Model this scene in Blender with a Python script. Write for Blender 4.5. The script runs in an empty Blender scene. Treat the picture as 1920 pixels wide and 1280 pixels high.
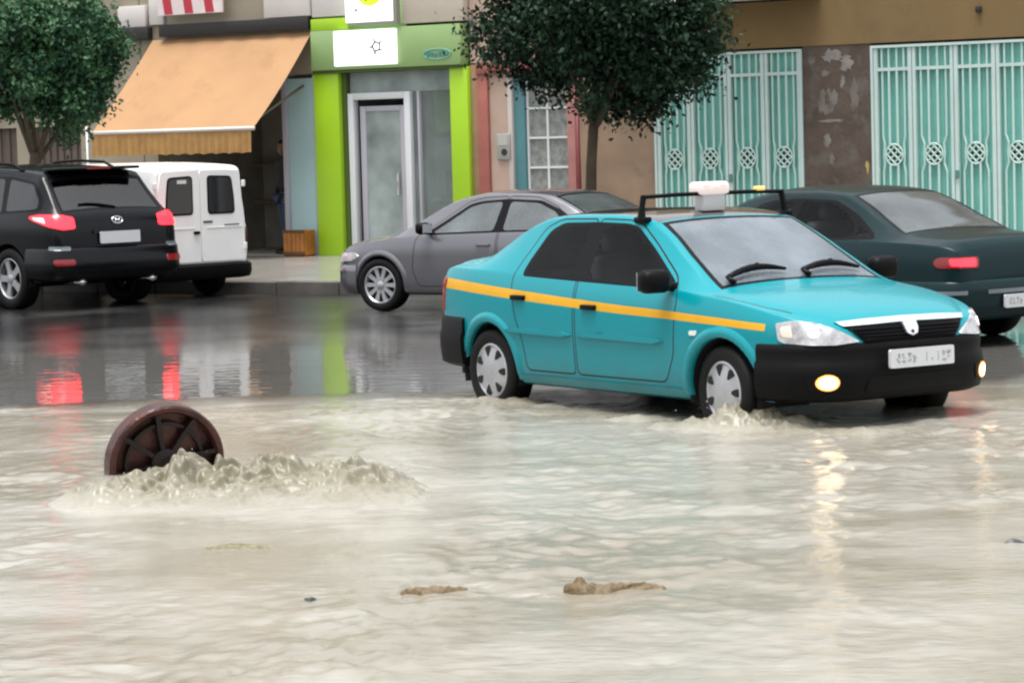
import bpy, bmesh, math, random
import numpy as np
from mathutils import Vector, Matrix
from mathutils.geometry import delaunay_2d_cdt
from mathutils.bvhtree import BVHTree

random.seed(7)
RNG = np.random.default_rng(11)
scene = bpy.context.scene
C = scene.collection
R = math.radians

# ------------------------------------------------------------------ camera
TH = 0.60                    # the street runs at this angle to the view
cam_d = bpy.data.cameras.new('camera')
cam_d.sensor_width = 36.0
cam_d.lens = 36.0 * 5500 / 1920
cam_d.clip_start = 0.5
cam_d.clip_end = 2000
cam = bpy.data.objects.new('camera', cam_d)
C.objects.link(cam)
cam.location = (0, 0, 1.9)
cam.matrix_world = Matrix.Translation((0, 0, 1.9)) @ Matrix.Rotation(R(90) - 0.070, 4, 'X') @ Matrix.Rotation(-0.028, 4, 'Z')
scene.camera = cam

# ------------------------------------------------------------------ world + sun (overcast)
SUN_EL, SUN_ROT = R(81), R(205)
w = bpy.data.worlds.new('World')
scene.world = w
w.use_nodes = True
nt = w.node_tree
nt.nodes.clear()
sky = nt.nodes.new('ShaderNodeTexSky')
sky.sky_type = 'NISHITA'
sky.sun_disc = False
sky.sun_elevation = SUN_EL
sky.sun_rotation = SUN_ROT
sky.air_density = 1.0
sky.dust_density = 4.0
sky.ozone_density = 1.0
hs = nt.nodes.new('ShaderNodeHueSaturation')      # cloud cover: nearly no colour left in the sky
hs.inputs['Saturation'].default_value = 0.16
bg = nt.nodes.new('ShaderNodeBackground')
bg.inputs['Strength'].default_value = 0.11
wo = nt.nodes.new('ShaderNodeOutputWorld')
nt.links.new(sky.outputs[0], hs.inputs['Color'])
nt.links.new(hs.outputs[0], bg.inputs[0])
nt.links.new(bg.outputs[0], wo.inputs[0])
sd = bpy.data.lights.new('sun', 'SUN')
sd.energy = 1.5
sd.angle = R(30)
sd.color = (1.0, 0.97, 0.93)
so = bpy.data.objects.new('sun', sd)
C.objects.link(so)
_dir = Vector((math.sin(SUN_ROT) * math.cos(SUN_EL), math.cos(SUN_ROT) * math.cos(SUN_EL), math.sin(SUN_EL)))
so.rotation_euler = _dir.to_track_quat('Z', 'Y').to_euler()
so.location = (-10, -10, 30)

scene.view_settings.view_transform = 'Standard'
scene.view_settings.look = 'None'
scene.view_settings.exposure = 1.4
scene.view_settings.gamma = 1.0
scene.view_settings.use_curve_mapping = False
scene.render.engine = 'CYCLES'
scene.cycles.max_bounces = 8
scene.cycles.transparent_max_bounces = 12
scene.cycles.sample_clamp_indirect = 6.0
scene.cycles.filter_width = 2.3

# ------------------------------------------------------------------ materials
MATS = {}


def new_mat(name):
    m = bpy.data.materials.new(name)
    m.use_nodes = True
    n = m.node_tree
    b = n.nodes.get('Principled BSDF')
    return m, n, b


def N(n, t, **kw):
    x = n.nodes.new(t)
    for k, v in kw.items():
        if k in x.inputs.keys():
            x.inputs[k].default_value = v
        else:
            setattr(x, k, v)
    return x


def mat(name, col, rough=0.5, metal=0.0, coat=0.0, spec=0.5, emit=None, es=0.0, var=0.0, vscale=3.0, bump=0.0, bscale=40.0, stain=None):
    """principled material with noise-driven tone variation, optional stains and relief"""
    if name in MATS:
        return MATS[name]
    m, n, b = new_mat(name)
    L = n.links
    b.inputs['Roughness'].default_value = rough
    b.inputs['Metallic'].default_value = metal
    b.inputs['Coat Weight'].default_value = coat
    b.inputs['Coat Roughness'].default_value = 0.05
    b.inputs['Specular IOR Level'].default_value = spec
    tc = N(n, 'ShaderNodeTexCoord')
    if var or stain:
        nz = N(n, 'ShaderNodeTexNoise', Scale=vscale, Detail=6.0, Roughness=0.6)
        L.new(tc.outputs['Object'], nz.inputs['Vector'])
        cr = N(n, 'ShaderNodeValToRGB')
        lo = [max(0, c * (1 - var)) for c in col]
        hi = [min(1, c * (1 + var)) for c in col]
        cr.color_ramp.elements[0].position = 0.32
        cr.color_ramp.elements[1].position = 0.68
        cr.color_ramp.elements[0].color = (*lo, 1)
        cr.color_ramp.elements[1].color = (*hi, 1)
        L.new(nz.outputs['Fac'], cr.inputs['Fac'])
        out = cr.outputs['Color']
        if stain:
            scol, sscale, thr, wid = stain
            n2 = N(n, 'ShaderNodeTexNoise', Scale=sscale, Detail=8.0, Roughness=0.7)
            L.new(tc.outputs['Object'], n2.inputs['Vector'])
            mr = N(n, 'ShaderNodeMapRange')
            mr.inputs['From Min'].default_value = thr
            mr.inputs['From Max'].default_value = thr + wid
            L.new(n2.outputs['Fac'], mr.inputs['Value'])
            mx = N(n, 'ShaderNodeMix', data_type='RGBA')
            L.new(mr.outputs['Result'], mx.inputs['Factor'])
            L.new(out, mx.inputs['A'])
            mx.inputs['B'].default_value = (*scol, 1)
            out = mx.outputs['Result']
        L.new(out, b.inputs['Base Color'])
    else:
        b.inputs['Base Color'].default_value = (*col, 1)
    if bump:
        n3 = N(n, 'ShaderNodeTexNoise', Scale=bscale, Detail=4.0)
        L.new(tc.outputs['Object'], n3.inputs['Vector'])
        bp = N(n, 'ShaderNodeBump', Strength=bump, Distance=0.01)
        L.new(n3.outputs['Fac'], bp.inputs['Height'])
        L.new(bp.outputs['Normal'], b.inputs['Normal'])
    if emit:
        b.inputs['Emission Color'].default_value = (*emit, 1)
        b.inputs['Emission Strength'].default_value = es
    MATS[name] = m
    return m


def glass_mat(name, tint, fog=0.0, fogcol=(0.5, 0.55, 0.58), base_refl=0.04, droplets=0.0, ior=1.52):
    m, n, b = new_mat(name)
    n.nodes.remove(b)
    L = n.links
    o = n.nodes['Material Output']
    tr = N(n, 'ShaderNodeBsdfTransparent', Color=(*tint, 1))
    gl = N(n, 'ShaderNodeBsdfGlossy', Roughness=0.03)
    fr = N(n, 'ShaderNodeFresnel', IOR=ior)
    ad = N(n, 'ShaderNodeMath', operation='ADD', use_clamp=True)
    ad.inputs[1].default_value = base_refl
    L.new(fr.outputs[0], ad.inputs[0])
    tc = N(n, 'ShaderNodeTexCoord')
    nz = N(n, 'ShaderNodeTexNoise', Scale=45.0, Detail=3.0)
    L.new(tc.outputs['Object'], nz.inputs['Vector'])
    bp = N(n, 'ShaderNodeBump', Strength=0.12 + droplets, Distance=0.004)
    L.new(nz.outputs['Fac'], bp.inputs['Height'])
    L.new(bp.outputs['Normal'], gl.inputs['Normal'])
    base = tr.outputs[0]
    if fog:
        df = N(n, 'ShaderNodeBsdfDiffuse', Color=(*fogcol, 1))
        n2 = N(n, 'ShaderNodeTexNoise', Scale=2.2, Detail=5.0)
        L.new(tc.outputs['Object'], n2.inputs['Vector'])
        mr = N(n, 'ShaderNodeMapRange')
        mr.inputs['From Min'].default_value = 0.3
        mr.inputs['From Max'].default_value = 0.7
        mr.inputs['To Min'].default_value = fog * 0.65
        mr.inputs['To Max'].default_value = min(1, fog * 1.3)
        L.new(n2.outputs['Fac'], mr.inputs['Value'])
        mx = N(n, 'ShaderNodeMixShader')
        L.new(mr.outputs['Result'], mx.inputs[0])
        L.new(base, mx.inputs[1])
        L.new(df.outputs[0], mx.inputs[2])
        base = mx.outputs[0]
    m2 = N(n, 'ShaderNodeMixShader')
    L.new(ad.outputs[0], m2.inputs[0])
    L.new(base, m2.inputs[1])
    L.new(gl.outputs[0], m2.inputs[2])
    L.new(m2.outputs[0], o.inputs['Surface'])
    MATS[name] = m
    return m


def emit_mat(name, col, strength, gloss=0.2):
    return mat(name, tuple(min(1, c * 0.8) for c in col), gloss, emit=col, es=strength)


RUBBER = mat('rubber', (0.006, 0.006, 0.0065), 0.6, spec=0.2, bump=0.2, bscale=60)
BLACK_PL = mat('black_plastic', (0.0032, 0.0032, 0.0036), 0.5, spec=0.12, bump=0.1, bscale=120)
TRIM = mat('black_trim', (0.004, 0.004, 0.005), 0.35, spec=.12)
SEAM = mat('door_gap', (0.004, 0.004, 0.005), 0.8)
DARK = mat('underbody', (0.006, 0.006, 0.007), 0.8)
CHROME = mat('chrome', (0.75, 0.76, 0.78), 0.12, metal=1.0)
SILVER = mat('wheel_silver', (0.45, 0.46, 0.48), 0.32, metal=0.6, var=0.12, vscale=8)
PLATE = mat('plate_white', (0.62, 0.64, 0.66), 0.4)
PLATEINK = mat('plate_ink', (0.34, 0.35, 0.37), 0.5)
SEATM = mat('seat_fabric', (0.055, 0.055, 0.06), 0.8, var=.2, vscale=6)
GLASS_S = glass_mat('tinted_side_glass', (0.80, 0.84, 0.83), 0.0, base_refl=0.0, ior=1.28)
GLASS_L = glass_mat('light_side_glass', (0.6, 0.64, 0.64), 0.22, (.45, .52, .54))  # pale veil paints the bluish reflection on the grey car's windows
GLASS_W = glass_mat('misted_sheen_windscreen', (0.45, 0.48, 0.5), 0.32, (0.40, 0.48, 0.55), 0.03, droplets=0.15)  # veil colour holds both mist and the whitish sky reflection
GLASS_D = glass_mat('dark_glass', (0.12, 0.13, 0.14), 0.0, base_refl=0.07)
GLASS_B = glass_mat('rear_glass', (0.3, 0.33, 0.33), 0.18, (0.4, 0.47, 0.48), 0.06)
LAMP_CLEAR = mat('lamp_clear', (0.34, 0.35, 0.37), 0.10, metal=0.2, coat=.7, emit=(1, 0.90, 0.88), es=0.05, var=.5, vscale=11)
FOG_ON = emit_mat('fog_lamp_lit', (1.0, 0.80, 0.52), 4.2)
FOG_HALO = emit_mat('fog_lamp_halo', (1.0, 0.36, 0.06), 0.9)  # orange halo round the lit lens, imitated by a glowing ring
HEAD_ON = emit_mat('headlamp_bulb', (1.0, 0.86, 0.76), .6)
TAIL_ON = emit_mat('tail_lamp_lit', (1.0, 0.012, 0.02), 2.6)
TAIL_DIM = mat('tail_lamp_red', (0.10, 0.004, 0.006), 0.15, coat=.5, emit=(1, 0.01, 0.02), es=0.05)

# ------------------------------------------------------------------ object helpers


def link(o, parent=None, label=None, cat=None, group=None, kind=None):
    C.objects.link(o)
    if parent is not None:
        o.parent = parent
    if label:
        o['label'] = label
    if cat:
        o['category'] = cat
    if group:
        o['group'] = group
    if kind:
        o['kind'] = kind
    return o


def thing(name, label, cat, loc=(0, 0, 0), rz=0.0, group=None):
    o = bpy.data.objects.new(name, None)
    o.empty_display_size = 0.2
    o.location = loc
    o.rotation_euler = (0, 0, rz)
    return link(o, None, label, cat, group)


def mesh_obj(name, verts, faces, mats, parent=None, smooth=False, midx=None, normals=None, **kw):
    me = bpy.data.meshes.new(name)
    me.from_pydata([tuple(v) for v in verts], [], [tuple(f) for f in faces])
    for m in (mats if isinstance(mats, (list, tuple)) else [mats]):
        me.materials.append(m)
    if midx is not None:
        me.polygons.foreach_set('material_index', np.asarray(midx, dtype=np.int32))
    if smooth:
        me.polygons.foreach_set('use_smooth', np.ones(len(me.polygons), dtype=bool))
    if normals is not None:
        me.normals_split_custom_set_from_vertices([tuple(x) for x in normals])
    me.update()
    return link(bpy.data.objects.new(name, me), parent, **kw)


class MB:
    """collects simple solids into one mesh"""

    def __init__(self):
        self.v, self.f, self.m = [], [], []
        self.mi = 0

    def add(self, vs, fs):
        o = len(self.v)
        self.v += [tuple(x) for x in vs]
        self.f += [tuple(i + o for i in f) for f in fs]
        self.m += [self.mi] * len(fs)
        return self

    def box(self, lo, hi, bev=0.0):
        lo, hi = Vector(lo), Vector(hi)
        if bev <= 0:
            vs = [(x, y, z) for x in (lo.x, hi.x) for y in (lo.y, hi.y) for z in (lo.z, hi.z)]
            return self.add(vs, [(0, 1, 3, 2), (4, 6, 7, 5), (0, 4, 5, 1), (2, 3, 7, 6), (0, 2, 6, 4), (1, 5, 7, 3)])
        bm = bmesh.new()
        bmesh.ops.create_cube(bm, size=1)
        for v in bm.verts:
            v.co = Vector([(lo[i] + hi[i]) / 2 + v.co[i] * (hi[i] - lo[i]) for i in range(3)])
        bmesh.ops.bevel(bm, geom=bm.edges[:] + bm.verts[:], offset=bev, segments=2, affect='EDGES', profile=0.5)
        return self.bm(bm)

    def bm(self, bm):
        bm.verts.index_update()
        self.add([v.co[:] for v in bm.verts], [[v.index for v in f.verts] for f in bm.faces])
        bm.free()
        return self

    def xf(self, M, start=0):
        for i in range(start, len(self.v)):
            self.v[i] = tuple(M @ Vector(self.v[i]))
        return self

    def tube(self, pts, rad, seg=8, cap=True):
        pts = [Vector(p) for p in pts]
        rad = rad if isinstance(rad, (list, tuple)) else [rad] * len(pts)
        rings = []
        up = None
        for i, p in enumerate(pts):
            d = (pts[min(i + 1, len(pts) - 1)] - pts[max(i - 1, 0)]).normalized()
            if up is None:
                up = d.orthogonal().normalized()
            a = (up - d * up.dot(d))
            a = a.normalized() if a.length > 1e-6 else d.orthogonal().normalized()
            up = a
            b = d.cross(a)
            rings.append([p + (a * math.cos(t) + b * math.sin(t)) * rad[i] for t in [2 * math.pi * k / seg for k in range(seg)]])
        vs = [q for r in rings for q in r]
        fs = []
        for i in range(len(pts) - 1):
            for k in range(seg):
                k2 = (k + 1) % seg
                fs.append((i * seg + k, i * seg + k2, (i + 1) * seg + k2, (i + 1) * seg + k))
        if cap:
            fs.append(tuple(range(seg))[::-1])
            fs.append(tuple((len(pts) - 1) * seg + k for k in range(seg)))
        return self.add(vs, fs)

    def lathe_y(self, prof, seg=40, c=(0, 0, 0)):
        """profile of (radius, y) turned about the Y axis"""
        vs, fs = [], []
        for r, y in prof:
            for k in range(seg):
                t = 2 * math.pi * k / seg
                vs.append((c[0] + r * math.cos(t), c[1] + y, c[2] + r * math.sin(t)))
        for i in range(len(prof) - 1):
            for k in range(seg):
                k2 = (k + 1) % seg
                fs.append((i * seg + k, (i + 1) * seg + k, (i + 1) * seg + k2, i * seg + k2))
        return self.add(vs, fs)

    def prism(self, poly, O, ea, eb, en, t0, t1):
        O, ea, eb, en = Vector(O), Vector(ea), Vector(eb), Vector(en)
        n = len(poly)
        vs = [O + ea * a + eb * b + en * t0 for a, b in poly] + [O + ea * a + eb * b + en * t1 for a, b in poly]
        fs = [tuple(range(n))[::-1], tuple(range(n, 2 * n))] + [(i, (i + 1) % n, n + (i + 1) % n, n + i) for i in range(n)]
        return self.add(vs, fs)

    def build(self, name, mats, parent=None, smooth=False, auto=None, **kw):
        o = mesh_obj(name, self.v, self.f, mats, parent, smooth or bool(auto), self.m, **kw)
        if auto:
            o.data.set_sharp_from_angle(angle=R(auto))
        return o


def pchip(pts):
    pts = sorted(pts)
    x = np.array([p[0] for p in pts], float)
    y = np.array([p[1] for p in pts], float)
    h = np.diff(x)
    d = np.diff(y) / h
    m = np.zeros_like(y)
    m[0], m[-1] = d[0], d[-1]
    for i in range(1, len(x) - 1):
        if d[i - 1] * d[i] > 0:
            w1, w2 = 2 * h[i] + h[i - 1], h[i] + 2 * h[i - 1]
            m[i] = (w1 + w2) / (w1 / d[i - 1] + w2 / d[i])

    def f(q):
        q = np.clip(np.asarray(q, float), x[0], x[-1])
        i = np.clip(np.searchsorted(x, q) - 1, 0, len(x) - 2)
        t = (q - x[i]) / h[i]
        return ((2 * t**3 - 3 * t**2 + 1) * y[i] + (t**3 - 2 * t**2 + t) * h[i] * m[i]
                + (-2 * t**3 + 3 * t**2) * y[i + 1] + (t**3 - t**2) * h[i] * m[i + 1])
    return f


def inpoly(P, poly):
    x, y = P[:, 0], P[:, 1]
    r = np.zeros(len(P), bool)
    n = len(poly)
    for i in range(n):
        x0, y0 = poly[i]
        x1, y1 = poly[(i + 1) % n]
        if y0 == y1:
            continue
        c = ((y0 > y) != (y1 > y)) & (x < (x1 - x0) * (y - y0) / (y1 - y0) + x0)
        r ^= c
    return r


def dens(poly, step=0.05, closed=True):
    out = []
    n = len(poly)
    for i in range(n if closed else n - 1):
        a, b = poly[i], poly[(i + 1) % n]
        k = max(1, int(math.hypot(b[0] - a[0], b[1] - a[1]) / step))
        for j in range(k):
            out.append((a[0] + (b[0] - a[0]) * j / k, a[1] + (b[1] - a[1]) * j / k))
    return out


def round_poly(poly, r=0.04, k=4):
    """round the corners of a polygon"""
    out = []
    n = len(poly)
    for i in range(n):
        p0, p, p1 = Vector(poly[i - 1]), Vector(poly[i]), Vector(poly[(i + 1) % n])
        a, b = (p0 - p), (p1 - p)
        ra, rb = min(r, a.length * 0.45), min(r, b.length * 0.45)
        A, B = p + a.normalized() * ra, p + b.normalized() * rb
        for j in range(k + 1):
            t = j / k
            q = A * (1 - t)**2 + p * 2 * t * (1 - t) + B * t * t
            out.append((q.x, q.y))
    return out


def shrink(poly, d):
    """move polygon edges inwards by d"""
    n = len(poly)
    ar = sum(poly[i][0] * poly[(i + 1) % n][1] - poly[(i + 1) % n][0] * poly[i][1] for i in range(n))
    s = 1 if ar > 0 else -1
    out = []
    for i in range(n):
        p0, p, p1 = Vector(poly[i - 1]), Vector(poly[i]), Vector(poly[(i + 1) % n])
        e0, e1 = (p - p0), (p1 - p)
        if e0.length < 1e-6 or e1.length < 1e-6:
            continue
        n0 = Vector((-e0.y, e0.x)).normalized() * s
        n1 = Vector((-e1.y, e1.x)).normalized() * s
        nn = n0 + n1
        if nn.length < 1e-6:
            continue
        nn.normalize()
        k = d / max(0.5, nn.dot(n0))
        out.append((p.x + nn.x * k, p.y + nn.y * k))
    return out


def circle(cx, cy, rx, ry=None, n=24, a0=0.0):
    ry = ry or rx
    return [(cx + rx * math.cos(a0 + 2 * math.pi * i / n), cy + ry * math.sin(a0 + 2 * math.pi * i / n)) for i in range(n)]


_perm = RNG.permutation(256)
_perm = np.concatenate([_perm, _perm, _perm])
_grad = RNG.normal(size=(256, 3))
_grad /= np.linalg.norm(_grad, axis=1)[:, None]


def perlin(x, y, z=0.0):
    x, y = np.asarray(x, float), np.asarray(y, float)
    z = np.zeros_like(x) + z
    xi, yi, zi = np.floor(x).astype(int), np.floor(y).astype(int), np.floor(z).astype(int)
    xf, yf, zf = x - xi, y - yi, z - zi
    u, v, q = [t * t * t * (t * (t * 6 - 15) + 10) for t in (xf, yf, zf)]
    r = 0
    for a in (0, 1):
        for b in (0, 1):
            for c in (0, 1):
                g = _grad[_perm[_perm[_perm[(xi + a) & 255] + ((yi + b) & 255)] + ((zi + c) & 255)]]
                d = g[..., 0] * (xf - a) + g[..., 1] * (yf - b) + g[..., 2] * (zf - c)
                r = r + d * (u if a else 1 - u) * (v if b else 1 - v) * (q if c else 1 - q)
    return r


def fbm(x, y, z=0.0, octv=4, gain=0.5):
    r, a = 0, 1.0
    for o in range(octv):
        r = r + a * perlin(x * 2**o + 17 * o, y * 2**o + 9 * o, z * 2**o + 5 * o)
        a *= gain
    return r

# ------------------------------------------------------------------ setting: ground, road, pavement, kerb
FO = (0.0, 43.0, 0.0)                   # origin of the street front; local x runs along it, -y towards the road
FM = Matrix.Translation(FO) @ Matrix.Rotation(-TH, 4, 'Z')


def street(o):
    o.location = FO
    o.rotation_euler = (0, 0, -TH)
    return o


def asphalt():
    m, n, b = new_mat('wet_asphalt')
    L = n.links
    g = N(n, 'ShaderNodeNewGeometry')
    nz = N(n, 'ShaderNodeTexNoise', Scale=0.55, Detail=5.0, Roughness=0.6)
    L.new(g.outputs['Position'], nz.inputs['Vector'])
    sp = N(n, 'ShaderNodeSeparateXYZ')
    L.new(g.outputs['Position'], sp.inputs[0])
    # standing water lies on the low side of the carriageway
    m1 = N(n, 'ShaderNodeMapRange')
    m1.inputs['From Min'].default_value = 26.0
    m1.inputs['From Max'].default_value = 31.0
    L.new(sp.outputs['Y'], m1.inputs['Value'])
    ad = N(n, 'ShaderNodeMath', operation='ADD')
    L.new(m1.outputs['Result'], ad.inputs[0])
    s2 = N(n, 'ShaderNodeMath', operation='MULTIPLY_ADD')
    L.new(nz.outputs['Fac'], s2.inputs[0])
    s2.inputs[1].default_value = 2.2
    s2.inputs[2].default_value = -1.1
    L.new(s2.outputs[0], ad.inputs[1])
    m2 = N(n, 'ShaderNodeMapRange')
    m2.inputs['From Min'].default_value = 0.35
    m2.inputs['From Max'].default_value = 0.85
    m2.inputs['To Min'].default_value = 0.045
    m2.inputs['To Max'].default_value = 0.10
    L.new(ad.outputs[0], m2.inputs['Value'])
    L.new(m2.outputs['Result'], b.inputs['Roughness'])
    n2 = N(n, 'ShaderNodeTexNoise', Scale=1.4, Detail=8.0, Roughness=0.7)
    L.new(g.outputs['Position'], n2.inputs['Vector'])
    cr = N(n, 'ShaderNodeValToRGB')
    cr.color_ramp.elements[0].color = (0.010, 0.010, 0.011, 1)
    cr.color_ramp.elements[1].color = (0.030, 0.029, 0.028, 1)
    cr.color_ramp.elements[0].position = .35
    cr.color_ramp.elements[1].position = .7
    L.new(n2.outputs['Fac'], cr.inputs['Fac'])
    # the standing film is slightly turbid
    tm = N(n, 'ShaderNodeMix', data_type='RGBA')
    ti = N(n, 'ShaderNodeMapRange')
    ti.inputs['From Min'].default_value = .25
    ti.inputs['From Max'].default_value = .95
    L.new(ad.outputs[0], ti.inputs['Value'])
    L.new(ti.outputs['Result'], tm.inputs['Factor'])
    tm.inputs['A'].default_value = (.11, .106, .098, 1)
    L.new(cr.outputs['Color'], tm.inputs['B'])
    L.new(tm.outputs['Result'], b.inputs['Base Color'])
    b.inputs['IOR'].default_value = 1.34
    mp = N(n, 'ShaderNodeMapping')
    mp.inputs['Scale'].default_value = (1.0, 1.6, 1.0)
    L.new(g.outputs['Position'], mp.inputs['Vector'])
    n3 = N(n, 'ShaderNodeTexNoise', Scale=2.6, Detail=3.0)
    n4 = N(n, 'ShaderNodeTexNoise', Scale=55.0, Detail=3.0)
    L.new(mp.outputs[0], n3.inputs['Vector'])
    L.new(g.outputs['Position'], n4.inputs['Vector'])
    b1 = N(n, 'ShaderNodeBump', Strength=0.10, Distance=0.04)
    b2 = N(n, 'ShaderNodeBump', Distance=0.004)
    L.new(m1.outputs['Result'], b2.inputs['Strength'])
    L.new(n3.outputs['Fac'], b1.inputs['Height'])
    L.new(n4.outputs['Fac'], b2.inputs['Height'])
    L.new(b1.outputs['Normal'], b2.inputs['Normal'])
    L.new(b2.outputs['Normal'], b.inputs['Normal'])
    return m


ASPH = asphalt()
PAVE = mat('wet_pavement', (0.22, 0.21, 0.19), 0.22, var=.22, vscale=1.2, bump=.3, bscale=20)
KERBM = mat('kerb_concrete', (0.10, 0.095, 0.088), 0.35, var=.3, vscale=2.5, bump=.4, bscale=25)
mesh_obj('ground', [(-600, -400, -.3), (600, -400, -.3), (600, 900, -.3), (-600, 900, -.3)], [(0, 1, 2, 3)], mat('earth', (.16, .14, .11), .9, var=.2, vscale=.2), kind='structure')
street(mesh_obj('road', [(-120, -110, 0), (120, -110, 0), (120, -6.70, 0), (-120, -6.70, 0)], [(0, 1, 2, 3)], ASPH, kind='structure'))
pv = street(MB().box((-120, -6.53, -.2), (120, 4.0, .15)).build('pavement', PAVE, kind='structure'))
kb = bpy.data.objects.new('kerb', None)
link(kb, None, kind='structure')
street(kb)
ks = MB().box((0, 0, -.15), (.985, .15, .152), .015).build('kerb_stone', KERBM, kb)
ks.location = (-24, -6.69, 0)
for i in range(1, 44):
    o = ks.copy()
    C.objects.link(o)
    o.location = (-24 + i, -6.69, 0.004 * math.sin(i * 2.3))

# ------------------------------------------------------------------ buildings along the street
PLAST = mat('cream_plaster', (0.28, 0.245, 0.185), 0.85, var=.10, vscale=1.3, bump=.2, stain=((.25, .22, .17), .9, .55, .25))
TANW = mat('tan_plaster', (0.18, 0.118, 0.048), 0.85, var=.10, vscale=.9, bump=.2, stain=((.125, .085, .042), .7, .52, .3))
PINKW = mat('pink_plaster', (0.42, 0.31, 0.25), 0.85, var=.10, vscale=1.6, bump=.2, stain=((.42, .27, .13), 2.2, .56, .12))
BROWNW = mat('brown_wall', (0.26, 0.18, 0.122), 0.85, var=.18, vscale=1.5, bump=.3, stain=((.13, .10, .085), 1.3, .55, .2))
STONEW = mat('peeling_wall', (0.086, 0.063, 0.049), 0.9, var=.28, vscale=2.2, bump=.5, bscale=18, stain=((.115, .10, .088), 2.6, .50, .12))
REDF = mat('red_frame', (0.30, 0.095, 0.075), 0.6, var=.12, vscale=3, bump=.2)
LIME = mat('lime_cladding', (0.32, 0.55, 0.015), 0.45, var=.05, vscale=.8)
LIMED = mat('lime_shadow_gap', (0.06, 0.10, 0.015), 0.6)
SAGE = mat('sage_fascia', (0.25, 0.38, 0.15), 0.4, var=.06, vscale=1.0)
WHITEF = mat('white_frame', (0.66, 0.68, 0.70), 0.35)
GREYP_ = mat('grey_panel', (0.38, 0.55, 0.57), 0.35, var=.06, vscale=1.0)
LILAC = mat('lilac_edge', (0.42, 0.41, 0.46), 0.45)
PALE = mat('pale_cladding', (0.58, 0.55, 0.53), 0.6, var=.06, vscale=1.2)
SHUT = mat('brown_shutter', (0.085, 0.062, 0.05), 0.6, var=.2, vscale=2)
INT = mat('shop_interior', (0.30, 0.285, 0.245), 0.8, var=.25, vscale=1.5)
INTL = mat('light_interior', (0.38, 0.43, 0.43), 0.7, var=.08, vscale=.7)
FROST = glass_mat('shop_glass', (.66, .70, .70), .46, (.56, .66, .64), .04)
SHOPG = glass_mat('display_glass', (.80, .84, .84), .22, (.50, .60, .58), .05)
DKBEAM = mat('dark_beam', (0.018, 0.017, 0.016), 0.6)
TEALD = mat('teal_door', (0.07, 0.19, 0.21), 0.45, var=.1, vscale=2)


def building(name, label):
    return street(thing(name, label, 'building'))


def bpart(par, name, lo, hi, m, bev=0.0, **kw):
    return MB().box(lo, hi, bev).build(name, m, par, auto=40 if bev else None, **kw)


def upper(par, s0, s1, z0, m, n):
    """storey above the photograph's top edge: wall with shuttered windows"""
    bpart(par, 'upper_wall', (s0, .02, z0), (s1, .30, 8.2), m)
    for i in range(n):
        x = s0 + (s1 - s0) * (i + .5) / n
        w_ = bpart(par, 'window', (x - .5, -.03, 5.4), (x + .5, .015, 6.9), WHITEF, .01)
        bpart(w_, 'pane', (x - .43, -.035, 5.47), (x + .43, -.031, 6.83), mat('upstairs_glass', (.03, .04, .045), .08, coat=1))
    bpart(par, 'roof', (s0 - .0, .0, 8.2), (s1, 6, 8.35), m)
    bpart(par, 'rear_wall', (s0, 5.7, .15), (s1, 5.95, 8.2), m)


# the other side of the road, behind the photographer: unseen, added to darken reflections and cut low sky light
op = MB()
for k in range(7):
    x = -42 + k * 12.2
    op.box((x, -30, 0), (x + 12, -17 - (k % 2) * .6, 6.5 + 1.4 * ((k * 5) % 3)))
op.build('opposite_street_front', mat('far_plaster', (.16, .14, .12), .85, var=.2, vscale=.4), None, kind='structure')

# left-hand house behind the tree
b0 = building('house', 'cream plastered house with brown shutters behind the left tree')
bpart(b0, 'wall', (-17, 0, 2.25), (-7.02, .3, 4.3), PLAST)
for s0, s1 in ((-17, -11.2), (-9.78, -9.42), (-8.36, -7.02)):
    bpart(b0, 'pier', (s0, 0, .15), (s1, .3, 2.25), PLAST)
for s0, s1 in ((-11.2, -9.78), (-9.42, -8.36)):
    sh = bpart(b0, 'shutter', (s0, .12, .15), (s1, .16, 2.25), SHUT)
    for k in range(7):
        x = s0 + (s1 - s0) * (k + .5) / 7
        bpart(sh, 'shutter_rib', (x - .05, .095, .15), (x + .05, .12, 2.24), SHUT, .008)
bpart(b0, 'balcony', (-12, -.7, 4.02), (-9.8, 0, 4.5), DKBEAM)
bpart(b0, 'ledge', (-9.8, -.12, 3.98), (-8.2, 0, 4.16), PALE)
upper(b0, -17, -7.02, 4.3, PLAST, 4)

# shop with the orange awning
b1 = building('shop', 'shop with a dark open front and grey side panel under the orange awning')
bpart(b1, 'wall', (-7.0, 0, 2.92), (-3.47, .3, 3.575), PLAST)
bpart(b1, 'pier', (-7.0, 0, .15), (-6.72, .3, 2.92), PLAST)
bpart(b1, 'side_panel', (-4.06, .0, .15), (-3.55, .12, 2.86), GREYP_)
bpart(b1, 'panel_edge', (-4.15, -.04, .15), (-4.063, .12, 2.88), LILAC, .008)
bpart(b1, 'panel_edge', (-3.547, -.03, .15), (-3.47, .12, 2.9), mat('pale_green_edge', (.40, .47, .38), .5), .008)
bpart(b1, 'beam', (-6.48, -.16, 3.60), (-3.49, -.003, 3.79), DKBEAM, .01)
bpart(b1, 'wall', (-7.0, .0, 3.58), (-3.47, .3, 4.35), PLAST)
bpart(b1, 'cladding_panel', (-4.35, -.15, 3.80), (-3.46, -.005, 4.4), PALE, .01)
bpart(b1, 'cladding_panel', (-7.38, -.1, 3.78), (-6.80, -.005, 4.12), PALE, .01)
bpart(b1, 'cladding_panel', (-6.76, -.06, 3.80), (-6.46, -.005, 4.3), PALE, .01)
bpart(b1, 'vent', (-7.34, -.12, 3.575), (-6.74, -.006, 3.775), DKBEAM, .01)
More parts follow.
